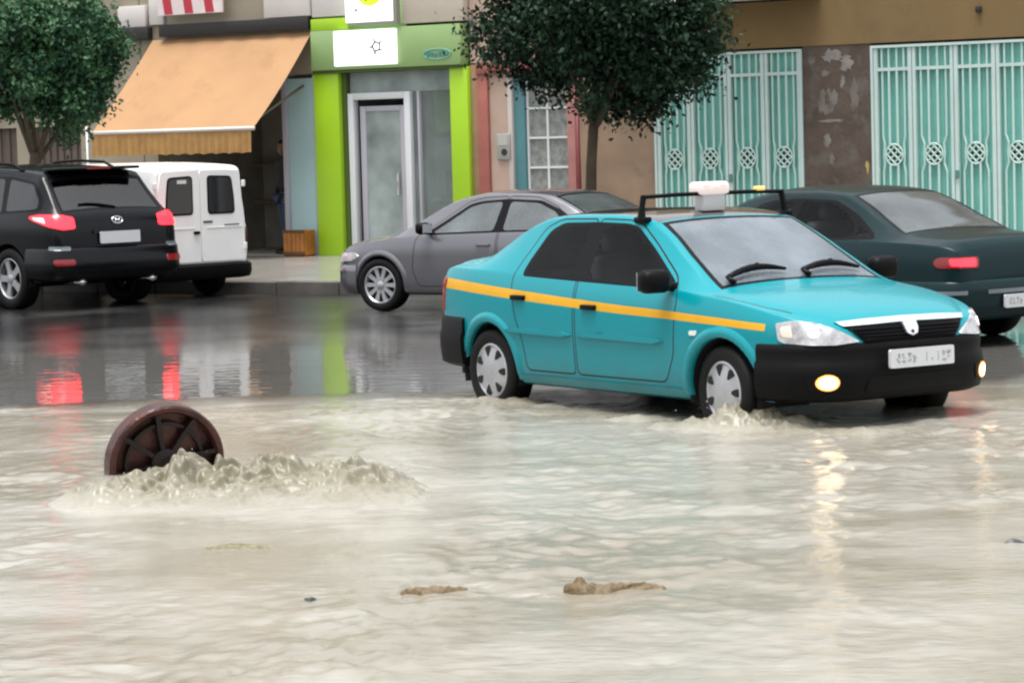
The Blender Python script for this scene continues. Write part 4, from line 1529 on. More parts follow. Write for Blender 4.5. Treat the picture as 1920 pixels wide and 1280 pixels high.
def build_taxi():
    prof = dict(
        zt=[(-.83, .62), (-.815, .80), (-.79, .97), (-.74, 1.045), (-.60, 1.075), (-.40, 1.085), (-.25, 1.12), (0, 1.225), (.25, 1.335), (.45, 1.385), (.8, 1.408), (1.15, 1.410), (1.45, 1.392), (1.62, 1.362), (1.8, 1.285), (2.1, 1.12), (2.42, .958), (2.50, .938), (2.8, .90), (3.05, .852), (3.25, .798), (3.36, .752), (3.41, .715), (3.44, .64)],
        zs=[(-.83, .58), (-.80, .80), (-.74, .97), (-.55, 1.0), (-.2, .99), (.5, .957), (1.3, .935), (2.2, .905), (2.6, .868), (3.0, .80), (3.25, .742), (3.37, .70), (3.44, .6)],
        zb=[(-.83, .46), (-.7, .36), (-.4, .25), (0, .20), (2.6, .20), (2.95, .27), (3.1, .31), (3.35, .36), (3.44, .42)],
        W=[(-.83, .58), (-.80, .68), (-.74, .745), (-.60, .79), (-.2, .845), (.4, .868), (1.4, .872), (2.3, .868), (2.75, .852), (3.0, .825), (3.2, .765), (3.33, .67), (3.41, .56), (3.44, .46)],
        wr=[(-.83, .48), (-.7, .60), (-.35, .66), (0, .635), (.35, .60), (.9, .60), (1.5, .592), (1.65, .592), (2.0, .65), (2.42, .715), (2.6, .74), (3.0, .71), (3.3, .56), (3.44, .38)],
        cr=[(-.83, .02), (-.5, .04), (.3, .022), (1.6, .022), (2.3, .025), (2.6, .05), (3.2, .045), (3.44, .02)])
    c = Car('taxi', 'teal taxi with a yellow side stripe and lit fog lamps driving through muddy water', 'taxi', (0.535, 20.67, 0.0), -0.978, prof, TEAL)
    wb, R_ = 2.63, .29
    stripe = [(-.80, .855), (-.4, .842), (.1, .815), (.6, .79), (1.06, .768), (1.6, .745), (2.1, .73), (2.6, .708), (3.02, .685)]
    st = stripe + [(x, z + (.075 - .008 * i / 2)) for i, (x, z) in list(enumerate(stripe))[::-1]]
    cfg = dict(wb=wb, arch=.345, wheel_r=R_, rim_r=.195, track=1.50, style='cap', spokes=7, steer=R(-4),
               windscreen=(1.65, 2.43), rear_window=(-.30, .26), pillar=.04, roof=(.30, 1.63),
               doors={'d_front': [(1.075, .315), (2.06, .315), (2.16, .50), (2.18, .88), (2.08, 1.0), (1.53, 1.325), (1.40, 1.352), (1.055, 1.358)],
                      'd_rear': [(.47, .315), (1.06, .315), (1.04, 1.358), (.60, 1.352), (.44, 1.29), (.31, 1.05), (.28, .93), (.34, .70), (.44, .50)]},
               dlo=[[(.385, .962), (1.05, .942), (2.12, .912), (2.10, .955), (1.50, 1.302), (1.38, 1.325), (1.04, 1.332), (.64, 1.324), (.51, 1.27), (.405, 1.06)]],
               windows={'w_front': [(1.16, .962), (2.03, .935), (2.01, .968), (1.47, 1.283), (1.37, 1.302), (1.14, 1.308)],
                        'w_rear': [(.435, .985), (.97, .967), (.975, 1.308), (.655, 1.300), (.545, 1.255), (.45, 1.06)]},
               stripes=[st], more_mats=[YELLOW],
               seams=[[(2.50, .785), (2.7, .772), (2.95, .735), (3.12, .675), (3.114, .667), (2.946, .726), (2.698, .763), (2.50, .776)]])
    car_common(c, cfg)
    # bumpers
    pf = [(-.06, .615), (-.01, .612), (.012, .598), (.018, .56), (.014, .505), (.030, .485), (.036, .41), (.030, .33), (.012, .27), (-.05, .245)]
    c.sweep('front_bumper', c.plan(wb + .335, 3.43), pf, BLACK_PL)
    pr = [(-.06, .655), (0, .65), (.02, .63), (.022, .55), (.035, .52), (.035, .43), (.02, .32), (-.05, .29)]
    c.sweep('rear_bumper', c.plan(-.335, -.82), pr, BLACK_PL)
    F = dict(O=(5, 0, 0), ea=(0, 1, 0), eb=(0, 0, 1), d=(-1, 0, 0))
    # grille: dark field, slats, chrome bar above, shield badge
    gr = c.patch('grille', [(-.48, .708), (.48, .708), (.37, .608), (-.37, .608)], off=.012, m=BLACK_PL, **F)
    for i in range(4):
        z = .620 + i * .021
        w_ = .37 + i * .021
        c.patch('grille_slat', [(-w_, z), (w_, z), (w_, z + .008), (-w_, z + .008)], off=.024, m=TRIM, parent=gr, step=.05, **F)
    c.patch('chrome_bar', [(-.52, .735), (-.30, .746), (0, .750), (.30, .746), (.52, .735), (.49, .710), (0, .720), (-.49, .710)], off=.022, m=mat('chrome_bright', (.85, .86, .88), .22, metal=.7), parent=gr, **F)
    sh = [(-.055, .722), (.055, .722), (.053, .678), (.04, .645), (.0, .630), (-.04, .645), (-.053, .678)]
    em = c.patch('badge', sh, off=.034, m=mat('badge_silver', (.72, .73, .78), .25, metal=.4), **F)
    c.patch('badge_mark', circle(0, .656, .012, .010, 10), off=.037, m=TRIM, parent=em, step=.01, **F)
    # head lamps: cast from the corner
    for s in (1, -1):
        d = Vector((-1, -.55 * s, 0)).normalized()
        ea = Vector((-.55, s, 0)).normalized()
        O = Vector((3.25, s * .60, 0)) - d * 3
        hl = [(-.26, .614), (-.10, .600), (.06, .602), (.20, .614), (.232, .63), (.240, .735), (.15, .750), (.03, .740), (-.09, .704), (-.19, .657)]
        h = c.patch('headlight', round_poly(hl, .014), O, ea, (0, 0, 1), d, .016, LAMP_CLEAR)
        c.patch('headlight_bulb', circle(.03, .676, .034, .030, 14), O, ea, (0, 0, 1), d, .020, HEAD_ON, parent=h, step=.02)
        c.patch('indicator', round_poly([(.15, .645), (.215, .655), (.22, .715), (.16, .722)], .02), O, ea, (0, 0, 1), d, .019, mat('indicator', (.65, .58, .5), .15, coat=1), parent=h, step=.02)
        # fog lamps, their orange halo added as a glowing ring
        Of = Vector((3.3, s * .61, 0)) - Vector((-1, -.25 * s, 0)) * 2
        ea2 = Vector((-.25, s, 0)).normalized()
        fz = c.patch('fog_lamp_surround', round_poly([(-.105, .325), (.11, .325), (.13, .42), (-.12, .42)], .03), Of, ea2, (0, 0, 1), (-1, -.25 * s, 0), .006, TRIM)
        c.patch('fog_lamp_halo_ring', circle(0, .372, .070, .050, 18), Of, ea2, (0, 0, 1), (-1, -.25 * s, 0), .010, FOG_HALO, parent=fz, step=.02)
        c.patch('fog_lamp', circle(0, .372, .055, .038, 18), Of, ea2, (0, 0, 1), (-1, -.25 * s, 0), .012, FOG_ON, parent=fz, step=.02)
        tl = [(-.14, .68), (.12, .68), (.14, .93), (-.12, .93)]
        dr = Vector((1, -.8 * s, 0)).normalized()
        c.patch('tail_lamp', round_poly(tl, .03), Vector((-.74, s * .66, 0)) - dr * 2, Vector((.8, s, 0)), (0, 0, 1), dr, .012, TAIL_DIM)
        p, n = c.surf(2.36, .645, s)
        c.patch('side_repeater', round_poly([(2.33, .635), (2.40, .635), (2.40, .665), (2.33, .665)], .01, 2), (0, s * 3, 0), (1, 0, 0), (0, 0, 1), (0, -s, 0), .008, mat('repeater', (.7, .72, .7), .2))
        # door handles, rub strip, mirrors
        for k, x, z in (('d_front', 1.24, .775), ('d_rear', .40, .815)):
            c.handle(x, z, s, BLACK_PL, c.out[(k, s)])
        for k, xa, xb in (('d_front', 1.10, 2.06), ('d_rear', .24, 1.03)):
            c.patch('rub_strip', [(xa, .592), (xa + .09, .575), (xb - .09, .567), (xb, .584), (xb - .09, .600), (xa + .09, .608)], (0, s * 3, 0), (1, 0, 0), (0, 0, 1), (0, -s, 0), .022, TEAL, parent=c.out[(k, s)], step=.04)
        c.mirror(2.10, .945, s, BLACK_PL)
        c.patch('sill', [(.36, .205), (2.28, .205), (2.28, .285), (.36, .285)], (0, s * 3, 0), (1, 0, 0), (0, 0, 1), (0, -s, 0), .014, TEAL, step=.05)
    # lower intake, plate
    c.patch('lower_intake', round_poly([(-.40, .30), (.40, .30), (.36, .395), (-.36, .395)], .03), off=.006, m=TRIM, **F)
    c.plate((3.545, 0, .50), (0, 1, 0), (0, 0, 1), (1, 0, 0.05))
    c.plate((-.86, 0, .80), (0, -1, 0), (0, 0, 1), (-1, 0, 0), marks=False)
    # wipers on the windscreen
    for y0, dx in ((.06, .50), (-.56, .50)):
        g = MB()
        pts = []
        for t in np.linspace(0, 1, 8):
            y = y0 + dx * t - .02
            x = 2.36 - .05 * math.sin(t * 2.6)
            h, nn, *_ = c.bvh.ray_cast(Vector((x, y, 3)), Vector((0, 0, -1)), 5)
            pts.append(h + Vector((.3, 0, 1)).normalized() * (.03 + .015 * math.sin(t * 3.1)))
        g.tube(pts, [.016, .019, .022, .024, .023, .020, .016, .011], 6)
        b0 = pts[0]
        g.tube([b0 + Vector((.07, 0, -.03)), b0, pts[4] + Vector((.0, 0, .02))], [.02, .016, .01], 6)
        g.build('wiper', TRIM, c.root, smooth=True)
    # roof bar with two feet, lit roof sign and a small amber lamp
    xb = 1.50
    zr = float(c.p['zt'](xb)) + .012
    g = MB()
    g.tube([(xb, -.60, zr + .10), (xb, -.3, zr + .107), (xb, .3, zr + .107), (xb, .60, zr + .10)], .014, 8)
    rk = g.build('roof_bar', BLACK_PL, c.root, smooth=True)
    for s in (1, -1):
        f = MB()
        f.tube([(xb, s * .585, zr + .108), (xb, s * .60, zr + .03), (xb + .01, s * .615, zr - .055)], [.020, .020, .032], 8)
        f.box((xb - .06, s * .60 - .03, zr - .07), (xb + .07, s * .60 + .03, zr - .03), .01)
        f.build('roof_bar_foot', BLACK_PL, rk, auto=40)
    g = MB()
    g.box((xb - .10, -.14, zr + .098), (xb + .05, .11, zr + .185), .025)
    sg = g.build('roof_sign', mat('taxi_sign_lit', (.62, .52, .50), .4, emit=(1.0, .84, .80), es=.16), c.root, auto=40)
    q = MB()
    for i, (a, b_, z, h) in enumerate([(-.12, -.065, .155, .010), (-.115, -.07, .135, .008), (-.04, .01, .145, .008), (.02, .07, .155, .010)]):
        q.box((xb + .0505, a, zr + z), (xb + .054, b_, zr + z + h))
    q.build('sign_lettering', mat('sign_red', (.65, .25, .22), .5, emit=(1, .45, .4), es=.5), sg)
    f = MB()
    f.box((xb - .07, -.11, zr - .01), (xb + .03, .08, zr + .10), .01)
    f.build('sign_base', mat('sign_base', (.55, .55, .55), .5), sg, auto=40)
    f = MB().box((xb - .03, .36, zr + .112), (xb + .03, .43, zr + .142), .010)
    f.build('amber_lamp', emit_mat('amber_lamp', (.8, .6, .18), .25), c.root, auto=40)
    c.root.scale = (.985, .985, .985)
    return c


taxi = build_taxi()


# ------------------------------------------------------------------ black SUV driving away
BLACKP = mat('black_car_paint', (0.003, 0.0035, 0.005), 0.22, coat=.12, spec=.22, bump=.02, bscale=260)
WHITEP = mat('white_van_paint', (0.86, 0.87, 0.86), 0.3, coat=.6, var=.04)
GREYP = mat('grey_car_paint', (0.135, 0.135, 0.152), 0.25, metal=.4, coat=1.0)
NAVYP = mat('dark_teal_car_paint', (0.004, 0.018, 0.021), 0.25, coat=.04, spec=.2, bump=.02, bscale=260)


def sub(v, k):
    return [(a, b * k) for a, b in v]


def build_suv():
    prof = dict(
        zt=[(-.97, .74), (-.96, .92), (-.93, 1.06), (-.88, 1.14), (-.80, 1.21), (-.62, 1.40), (-.47, 1.57), (-.42, 1.625), (-.30, 1.655), (.1, 1.69), (.8, 1.715), (1.4, 1.70), (1.75, 1.655), (2.2, 1.40), (2.55, 1.18), (2.68, 1.13), (3.1, 1.07), (3.45, .97), (3.62, .86), (3.70, .70)],
        zs=[(-.97, .70), (-.95, .90), (-.90, 1.03), (-.80, 1.10), (-.2, 1.12), (.8, 1.08), (2.2, 1.04), (2.7, 1.02), (3.2, .96), (3.6, .80), (3.70, .64)],
        zb=[(-.97, .48), (-.8, .36), (-.4, .27), (2.9, .27), (3.4, .32), (3.70, .48)],
        W=[(-.97, .74), (-.95, .81), (-.90, .865), (-.75, .905), (-.2, .935), (1.2, .945), (2.7, .935), (3.2, .89), (3.5, .78), (3.65, .62), (3.70, .5)],
        wr=[(-.97, .68), (-.88, .76), (-.5, .70), (-.2, .675), (.8, .68), (1.7, .66), (2.5, .78), (3.2, .72), (3.70, .4)],
        cr=[(-.97, .02), (-.4, .035), (1.6, .04), (2.6, .03), (3.2, .05), (3.70, .02)])
    c = Car('suv', 'black SUV seen from behind with bright red tail lamps, driving away', 'car', (-5.28, 35.55, 0), R(90) + R(42), prof, BLACKP)
    cfg = dict(wb=2.70, arch=.42, wheel_r=.365, rim_r=.245, track=1.63, tyre_w=.235, style='alloy', spokes=5, z0=.27, lip=False,
               windscreen=(1.78, 2.56), rear_window=(-.86, -.47), pillar=.05, seat_up=.16, rglass=GLASS_D, glass=GLASS_D,
               doors={'d_front': [(1.12, .45), (2.16, .45), (2.22, .70), (2.18, 1.02), (2.0, 1.22), (1.62, 1.58), (1.10, 1.63)],
                      'd_rear': [(.50, .45), (1.105, .45), (1.085, 1.63), (.25, 1.62), (.10, 1.15), (.10, .9), (.42, .60)]},
               dlo=[[(-.62, 1.16), (1.0, 1.11), (2.10, 1.08), (2.08, 1.13), (1.62, 1.53), (1.1, 1.575), (.2, 1.575), (-.36, 1.50), (-.58, 1.30)]],
               windows={'w_front': [(1.18, 1.13), (2.0, 1.105), (1.60, 1.50), (1.16, 1.55)],
                        'w_rear': [(.20, 1.15), (1.06, 1.13), (1.06, 1.55), (.32, 1.55)],
                        'w_quarter': [(-.53, 1.19), (.10, 1.165), (.20, 1.545), (-.32, 1.475), (-.50, 1.30)]})
    car_common(c, cfg)
    pr = [(-.08, .735), (0, .73), (.03, .70), (.04, .60), (.05, .56), (.05, .47), (.025, .40), (-.05, .34)]
    c.sweep('rear_bumper', c.plan(-.42, -.96), pr, BLACKP)
    c.sweep('front_bumper', c.plan(3.13, 3.69), [(-.06, .66), (0, .65), (.02, .6), (.02, .42), (0, .33), (-.05, .30)], BLACKP)
    B = dict(O=(-5, 0, 0), ea=(0, -1, 0), eb=(0, 0, 1), d=(1, 0, 0))
    for s in (1, -1):
        d = Vector((1, -.62 * s, 0)).normalized()
        O = Vector((-.86, s * .77, 0)) - d * 3
        ea = Vector((.62, s, 0)).normalized()
        tl = [(-.20, .955), (-.05, .945), (.12, .985), (.30, 1.06), (.34, 1.10), (.22, 1.125), (-.02, 1.12), (-.18, 1.085)]
        t = c.patch('tail_lamp', round_poly(tl, .03), O, ea, (0, 0, 1), d, .02, TAIL_ON)
        c.patch('reversing_lens', round_poly([(.15, 1.02), (.28, 1.065), (.30, 1.095), (.17, 1.09)], .015), O, ea, (0, 0, 1), d, .024, mat('lens_pale', (.7, .55, .5), .15, coat=1, emit=(1, .5, .4), es=.5), parent=t, step=.02)
        c.patch('rear_fog_lamp', round_poly([(-.14, .525), (.12, .525), (.13, .60), (-.13, .60)], .03), O - Vector((0, s * .06, 0)), ea, (0, 0, 1), d, .012, TAIL_DIM)
        c.patch('reflector', round_poly([(-.1, .70), (.16, .71), (.16, .755), (-.1, .75)], .015), O - Vector((0, s * .04, 0)), ea, (0, 0, 1), d, .006, mat('reflector_grey', (.10, .13, .14), .2, coat=1))
        for k, x in (('d_front', 1.3), ('d_rear', .38)):
            c.handle(x, .98, s, BLACKP, c.out[(k, s)], .18)
        c.mirror(2.02, 1.13, s, BLACKP, (.14, .22, .19))
        g = MB()
        zz = [float(c.p['zt'](x)) for x in (0.0, .25, .8, 1.3, 1.55)]
        g.tube([(0.0, s * .66, zz[0] - .05), (.25, s * .655, zz[1] + .02), (.8, s * .65, zz[2] + .025), (1.3, s * .645, zz[3] + .02), (1.55, s * .64, zz[4] - .05)], .018, 8)
        g.build('roof_rail', BLACK_PL, c.root, smooth=True)
        e = MB().tube([(-.95, s * .50, .32), (-.6, s * .5, .32)], .035, 12)
        e.build('exhaust_pipe', CHROME, c.root, smooth=True)
    g = MB().box((-.60, -.60, 1.632), (-.30, .60, 1.668), .015)
    sp = g.build('spoiler', BLACKP, c.root, auto=40)
    MB().box((-.606, -.17, 1.640), (-.596, .17, 1.660)).build('brake_lamp', TAIL_DIM, sp)
    c.plate((-1.0, 0, .835), (0, -1, 0), (0, 0, 1), (-1, 0, .12), .56, .14, marks=False)
    b = c.patch('boot_handle', round_poly([(-.36, .885), (.36, .885), (.36, .93), (-.36, .93)], .01), off=.02, m=BLACKP, **B)
    el = MB()
    # oval ring badge with a slanted H
    ring = circle(0, 0, .072, .042, 28)
    O = Vector((-.925, 0, 1.035))
    h, nn, *_ = c.bvh.ray_cast(Vector((-5, 0, 1.035)), Vector((1, 0, 0)), 9)
    O = h
    up = Vector((.35, 0, .94)).normalized()
    el.tube([O + Vector((0, -1, 0)) * a + up * z_ - Vector((.012, 0, 0)) for a, z_ in ring + ring[:1]], .009, 6, False)
    for a0, a1 in ((-.030, -.014), (.014, .030)):
        el.tube([O + Vector((0, -a0 - .0, 0)) - up * .03 - Vector((.012, 0, 0)), O + Vector((0, -a1, 0)) + up * .03 - Vector((.012, 0, 0))], .008, 5)
    el.tube([O + Vector((0, .024, 0)) - Vector((.012, 0, 0)), O + Vector((0, -.024, 0)) + up * .004 - Vector((.012, 0, 0))], .007, 5)
    el.build('badge', CHROME, c.root, smooth=True, kind='stuff')
    g = MB()
    pts = [Vector((-.9 + .0, -.0, 1.165))]
    for t in np.linspace(0, 1, 6):
        hh, n2, *_ = c.bvh.ray_cast(Vector((-5, -.05 + .48 * t, 1.19 + .05 * math.sin(t * 2))), Vector((1, 0, 0)), 9)
        if hh is not None:
            pts.append(hh - Vector((.02, 0, 0)))
    g.tube(pts[1:], .011, 6)
    g.build('rear_wiper', TRIM, c.root, smooth=True)
    return c


suv = build_suv()


# ------------------------------------------------------------------ small white van
def build_van():
    prof = dict(
        zt=[(-.72, 1.60), (-.70, 1.635), (-.62, 1.66), (.3, 1.69), (1.2, 1.69), (1.35, 1.64), (1.55, 1.56), (1.75, 1.45), (2.15, 1.15), (2.3, 1.04), (2.7, .97), (3.0, .88), (3.12, .78), (3.18, .62)],
        zs=[(-.72, .95), (1.5, .95), (2.2, .93), (2.8, .86), (3.1, .72), (3.18, .56)],
        zb=[(-.72, .38), (-.5, .30), (0, .24), (2.6, .24), (3.18, .4)],
        W=[(-.72, .745), (-.70, .765), (-.62, .785), (0, .79), (2.3, .79), (2.8, .76), (3.1, .62), (3.18, .5)],
        wr=[(-.72, .655), (-.62, .675), (1.2, .69), (1.55, .60), (2.3, .68), (2.9, .62), (3.18, .4)],
        cr=[(-.72, .03), (1.4, .04), (2.3, .03), (2.8, .04), (3.18, .02)])
    c = Car('van', 'small white delivery van with two rear doors parked along the kerb under the awning', 'van', (-4.33, 36.85, 0), R(90) + R(45), prof, WHITEP)
    cfg = dict(wb=2.58, arch=.33, wheel_r=.285, rim_r=.18, track=1.38, tyre_w=.17, style='cap', spokes=8, z0=.24, lip=False, bench=False,
               windscreen=(1.78, 2.28), rear_window=(-.55, -.52), pillar=.05, rglass=WHITEP, seat_up=.1,
               doors={'d_front': [(1.05, .33), (1.95, .33), (2.02, .60), (2.0, .95), (1.60, 1.42), (1.02, 1.46)]},
               dlo=[[(1.10, .99), (1.93, .97), (1.60, 1.37), (1.10, 1.41)]],
               windows={'w_front': [(1.13, 1.01), (1.86, .995), (1.58, 1.34), (1.13, 1.38)]})
    car_common(c, cfg)
    c.sweep('rear_bumper', c.plan(-.34, -.71), [(-.10, .43), (0, .43), (.05, .40), (.055, .30), (.03, .24), (-.06, .22)], BLACK_PL)
    c.sweep('front_bumper', c.plan(2.95, 3.17), [(-.06, .56), (0, .55), (.03, .5), (.03, .32), (0, .26), (-.05, .24)], BLACK_PL)
    B = dict(O=(-5, 0, 0), ea=(0, -1, 0), eb=(0, 0, 1), d=(1, 0, 0))
    for s in (1, -1):
        q = [(.007 * s, .45), (.70 * s, .45), (.705 * s, 1.0), (.605 * s, 1.565), (.40 * s, 1.575), (.007 * s, 1.58)]
        d = c.patch('rear_door', round_poly(q, .04), off=.016, m=WHITEP, step=.06, **B)
        wq = [(.115 * s, 1.03), (.55 * s, 1.03), (.54 * s, 1.25), (.505 * s, 1.50), (.115 * s, 1.515)]
        c.patch('door_window_seal', round_poly(wq, .06), off=.021, m=TRIM, parent=d, **B)
        c.patch('door_window', round_poly(shrink(wq, .022), .05), off=.026, m=mat('van_glass', (.02, .025, .03), .06, coat=1), parent=d, **B)
        c.patch('pressing_line', [(.10 * s, .86), (.66 * s, .86), (.66 * s, .872), (.10 * s, .872)], off=.022, m=WHITEP, parent=d, step=.05, **B)
        for z in (.62, 1.4):
            MB().box((-.755, s * .70 - .02, z - .04), (-.715, s * .70 + .02, z + .04), .008).build('door_hinge', WHITEP, d)
        c.patch('tail_lamp', round_poly([(.715 * s, .62), (.765 * s, .62), (.765 * s, .86), (.715 * s, .86)], .02), off=.01, m=mat('tail_lamp_unlit', (.10, .012, .012), .15, coat=1), step=.02, **B)
        c.handle(1.18, .90, s, BLACK_PL, c.out[('d_front', s)])
        c.mirror(1.86, 1.03, s, BLACK_PL, (.1, .2, .2))
    MB().box((-.765, .03, .79), (-.735, .12, .83), .008).build('door_latch', BLACK_PL, c.root)
    # two small unreadable name marks on the right-hand door and a white sticker in the left window
    for a0, a1, z, h in ((.04, .19, .925, .028), (.38, .62, .885, .016)):
        q = MB()
        k = 6
        for i in range(k):
            a = a0 + (a1 - a0) * i / k
            q.box((-.742, -a - (a1 - a0) / k * .75, z), (-.736, -a, z + h))
        q.build('name_script', mat('script_dark', (.05, .05, .06), .4), c.root, kind='stuff')
    MB().box((-.752, .22, 1.42), (-.747, .36, 1.465)).build('sticker', PLATE, c.root)
    return c


van = build_van()


# ------------------------------------------------------------------ the two saloon cars
def saloon(name, label, loc, rz, paint, k, H, tall, extra):
    """H scales heights, tall shifts the boot height"""
    prof = dict(
        zt=[(-1.02, .62), (-1.00, .80), (-.96, .90), (-.88, .955 + tall), (-.60, .985 + tall), (-.36, 1.01 + tall), (-.1, 1.13), (.25, 1.30), (.5, 1.385), (.9, 1.415), (1.3, 1.415), (1.6, 1.375), (1.75, 1.34), (2.1, 1.165), (2.42, .985), (2.52, .955), (2.9, .90), (3.2, .83), (3.42, .74), (3.50, .62)],
        zs=[(-1.02, .58), (-1.0, .76), (-.95, .86), (-.8, .90), (-.2, .93), (.8, .915), (2.3, .885), (2.8, .83), (3.2, .75), (3.42, .67), (3.50, .56)],
        zb=[(-1.02, .42), (-.8, .28), (-.4, .20), (2.9, .19), (3.3, .24), (3.50, .38)],
        W=[(-1.02, .62), (-1.0, .70), (-.95, .75), (-.75, .82), (-.2, .868), (1.2, .885), (2.4, .878), (2.9, .84), (3.2, .77), (3.4, .63), (3.50, .46)],
        wr=[(-1.02, .54), (-.8, .66), (-.36, .70), (.1, .62), (.5, .57), (1.2, .575), (1.7, .56), (2.1, .635), (2.45, .72), (2.9, .74), (3.2, .68), (3.50, .38)],
        cr=[(-1.02, .02), (-.5, .035), (.5, .03), (1.6, .035), (2.4, .03), (2.8, .05), (3.50, .02)])
    c = Car(name, label, 'car', loc, rz, prof, paint)
    cfg = dict(wb=2.66, arch=.35, wheel_r=.315, rim_r=.225, track=1.53, tyre_w=.215, style='alloy', spokes=extra.get('spokes', 10), glass=extra.get('glass', GLASS_S),
               windscreen=(1.72, 2.40), rear_window=(-.33, .42), pillar=.045, lip=extra.get('lip', True), rim_m=extra.get('rim_m'), rglass=GLASS_B, wglass=GLASS_B,
               doors={'d_front': [(1.02, .30), (2.10, .30), (2.18, .50), (2.14, .88), (1.98, .99), (1.55, 1.29), (1.35, 1.335), (1.0, 1.355)],
                      'd_rear': [(.46, .30), (1.005, .30), (.985, 1.355), (.6, 1.34), (.30, 1.22), (.05, .98), (.04, .86), (.18, .66), (.40, .46)]},
               dlo=[[(-.10, .955), (1.0, .935), (2.02, .905), (2.0, .94), (1.52, 1.26), (1.35, 1.295), (1.0, 1.315), (.55, 1.295), (.25, 1.18), (-.06, 1.0)]],
               windows={'w_front': [(1.08, .955), (1.92, .93), (1.50, 1.225), (1.34, 1.265), (1.06, 1.285)],
                        'w_rear': [(.20, .97), (.95, .957), (.955, 1.285), (.58, 1.265), (.32, 1.16), (.20, 1.05)],
                        'w_quarter': [(-.04, .978), (.15, .972), (.15, 1.07), (.11, 1.055)]})
    car_common(c, cfg)
    c.sweep('rear_bumper', c.plan(-.36, -1.01), [(-.06, .60), (0, .595), (.02, .575), (.028, .50), (.03, .38), (.01, .28), (-.05, .24)], paint)
    c.sweep('front_bumper', c.plan(3.02, 3.49), [(-.06, .56), (-.01, .555), (.012, .54), (.02, .47), (.02, .34), (0, .24), (-.05, .20)], paint)
    for s in (1, -1):
        d = Vector((-1, -.6 * s, 0)).normalized()
        ea = Vector((-.6, s, 0)).normalized()
        hl = [(-.16, .575), (.22, .60), (.30, .655), (.24, .70), (-.02, .695), (-.15, .66)]
        c.patch('headlight', round_poly(hl, .03), Vector((3.28, s * .66, 0)) - d * 3, ea, (0, 0, 1), d, .014, LAMP_CLEAR)
        dr = Vector((1, -.6 * s, 0)).normalized()
        er = Vector((.6, s, 0)).normalized()
        tl = extra['tail']
        t = c.patch('tail_lamp', round_poly(tl, .03), Vector((-.92, s * .66, 0)) - dr * 3, er, (0, 0, 1), dr, .012, TAIL_DIM)
        if extra.get('lit'):
            c.patch('tail_lamp_bulb', round_poly(extra['lit'], .02), Vector((-.92, s * .66, 0)) - dr * 3, er, (0, 0, 1), dr, .017, TAIL_ON, parent=t)
        for kk, x, z in (('d_front', 1.18, .79), ('d_rear', .34, .81)):
            c.handle(x, z, s, paint, c.out[(kk, s)], .18)
        c.mirror(1.95, .96, s, extra.get('mirror', paint), (.12, .2, .14))
        c.patch('bumper_strip', [(-.06, .475), (.38, .475), (.38, .51), (-.06, .51)], Vector((-.94, s * .66, 0)) - dr * 3, er, (0, 0, 1), dr, .008, extra.get('strip', paint), step=.04)
    c.patch('boot_strip', [(-.42, .475), (.42, .475), (.42, .51), (-.42, .51)], (-5, 0, 0), (0, -1, 0), (0, 0, 1), (1, 0, 0), .008, extra.get('strip', paint), step=.05)
    c.plate((-1.092, 0, extra.get('plate_z', .40)), (0, -1, 0), (0, 0, 1), (-1, 0, 0), .52, .115)
    c.plate((3.55, 0, .42), (0, 1, 0), (0, 0, 1), (1, 0, 0), .52, .115, marks=False)
    c.root.scale = (k, k, k * H)
    return c


grey_car = saloon('parked_car', 'silver grey saloon parked at the kerb in front of the green shop', (1.14, 31.62, 0), R(180) - .62, GREYP, .97, .955, -.01,
                  dict(tail=[(-.2, .66), (.25, .68), (.27, .82), (-.2, .82)], spokes=10, mirror=BLACK_PL, glass=GLASS_L))
# the far side of the photograph: its left wheels face the camera
dark_car = saloon('saloon_car', 'dark teal saloon driving away with a red tail lamp, behind the taxi bonnet', (3.71, 25.80, 0), R(90) + R(38), NAVYP, 1.0, .965, .01,
                  dict(tail=[(-.20, .705), (.17, .71), (.20, .76), (.16, .805), (-.20, .805)], lit=[(-.17, .722), (.07, .728), (.08, .79), (-.17, .79)], spokes=5, lip=False, rim_m=mat('dark_rim', (.05, .05, .055), .4), strip=mat('bumper_grey', (.13, .16, .18), .3, coat=1)))

# ------------------------------------------------------------------ muddy flood water


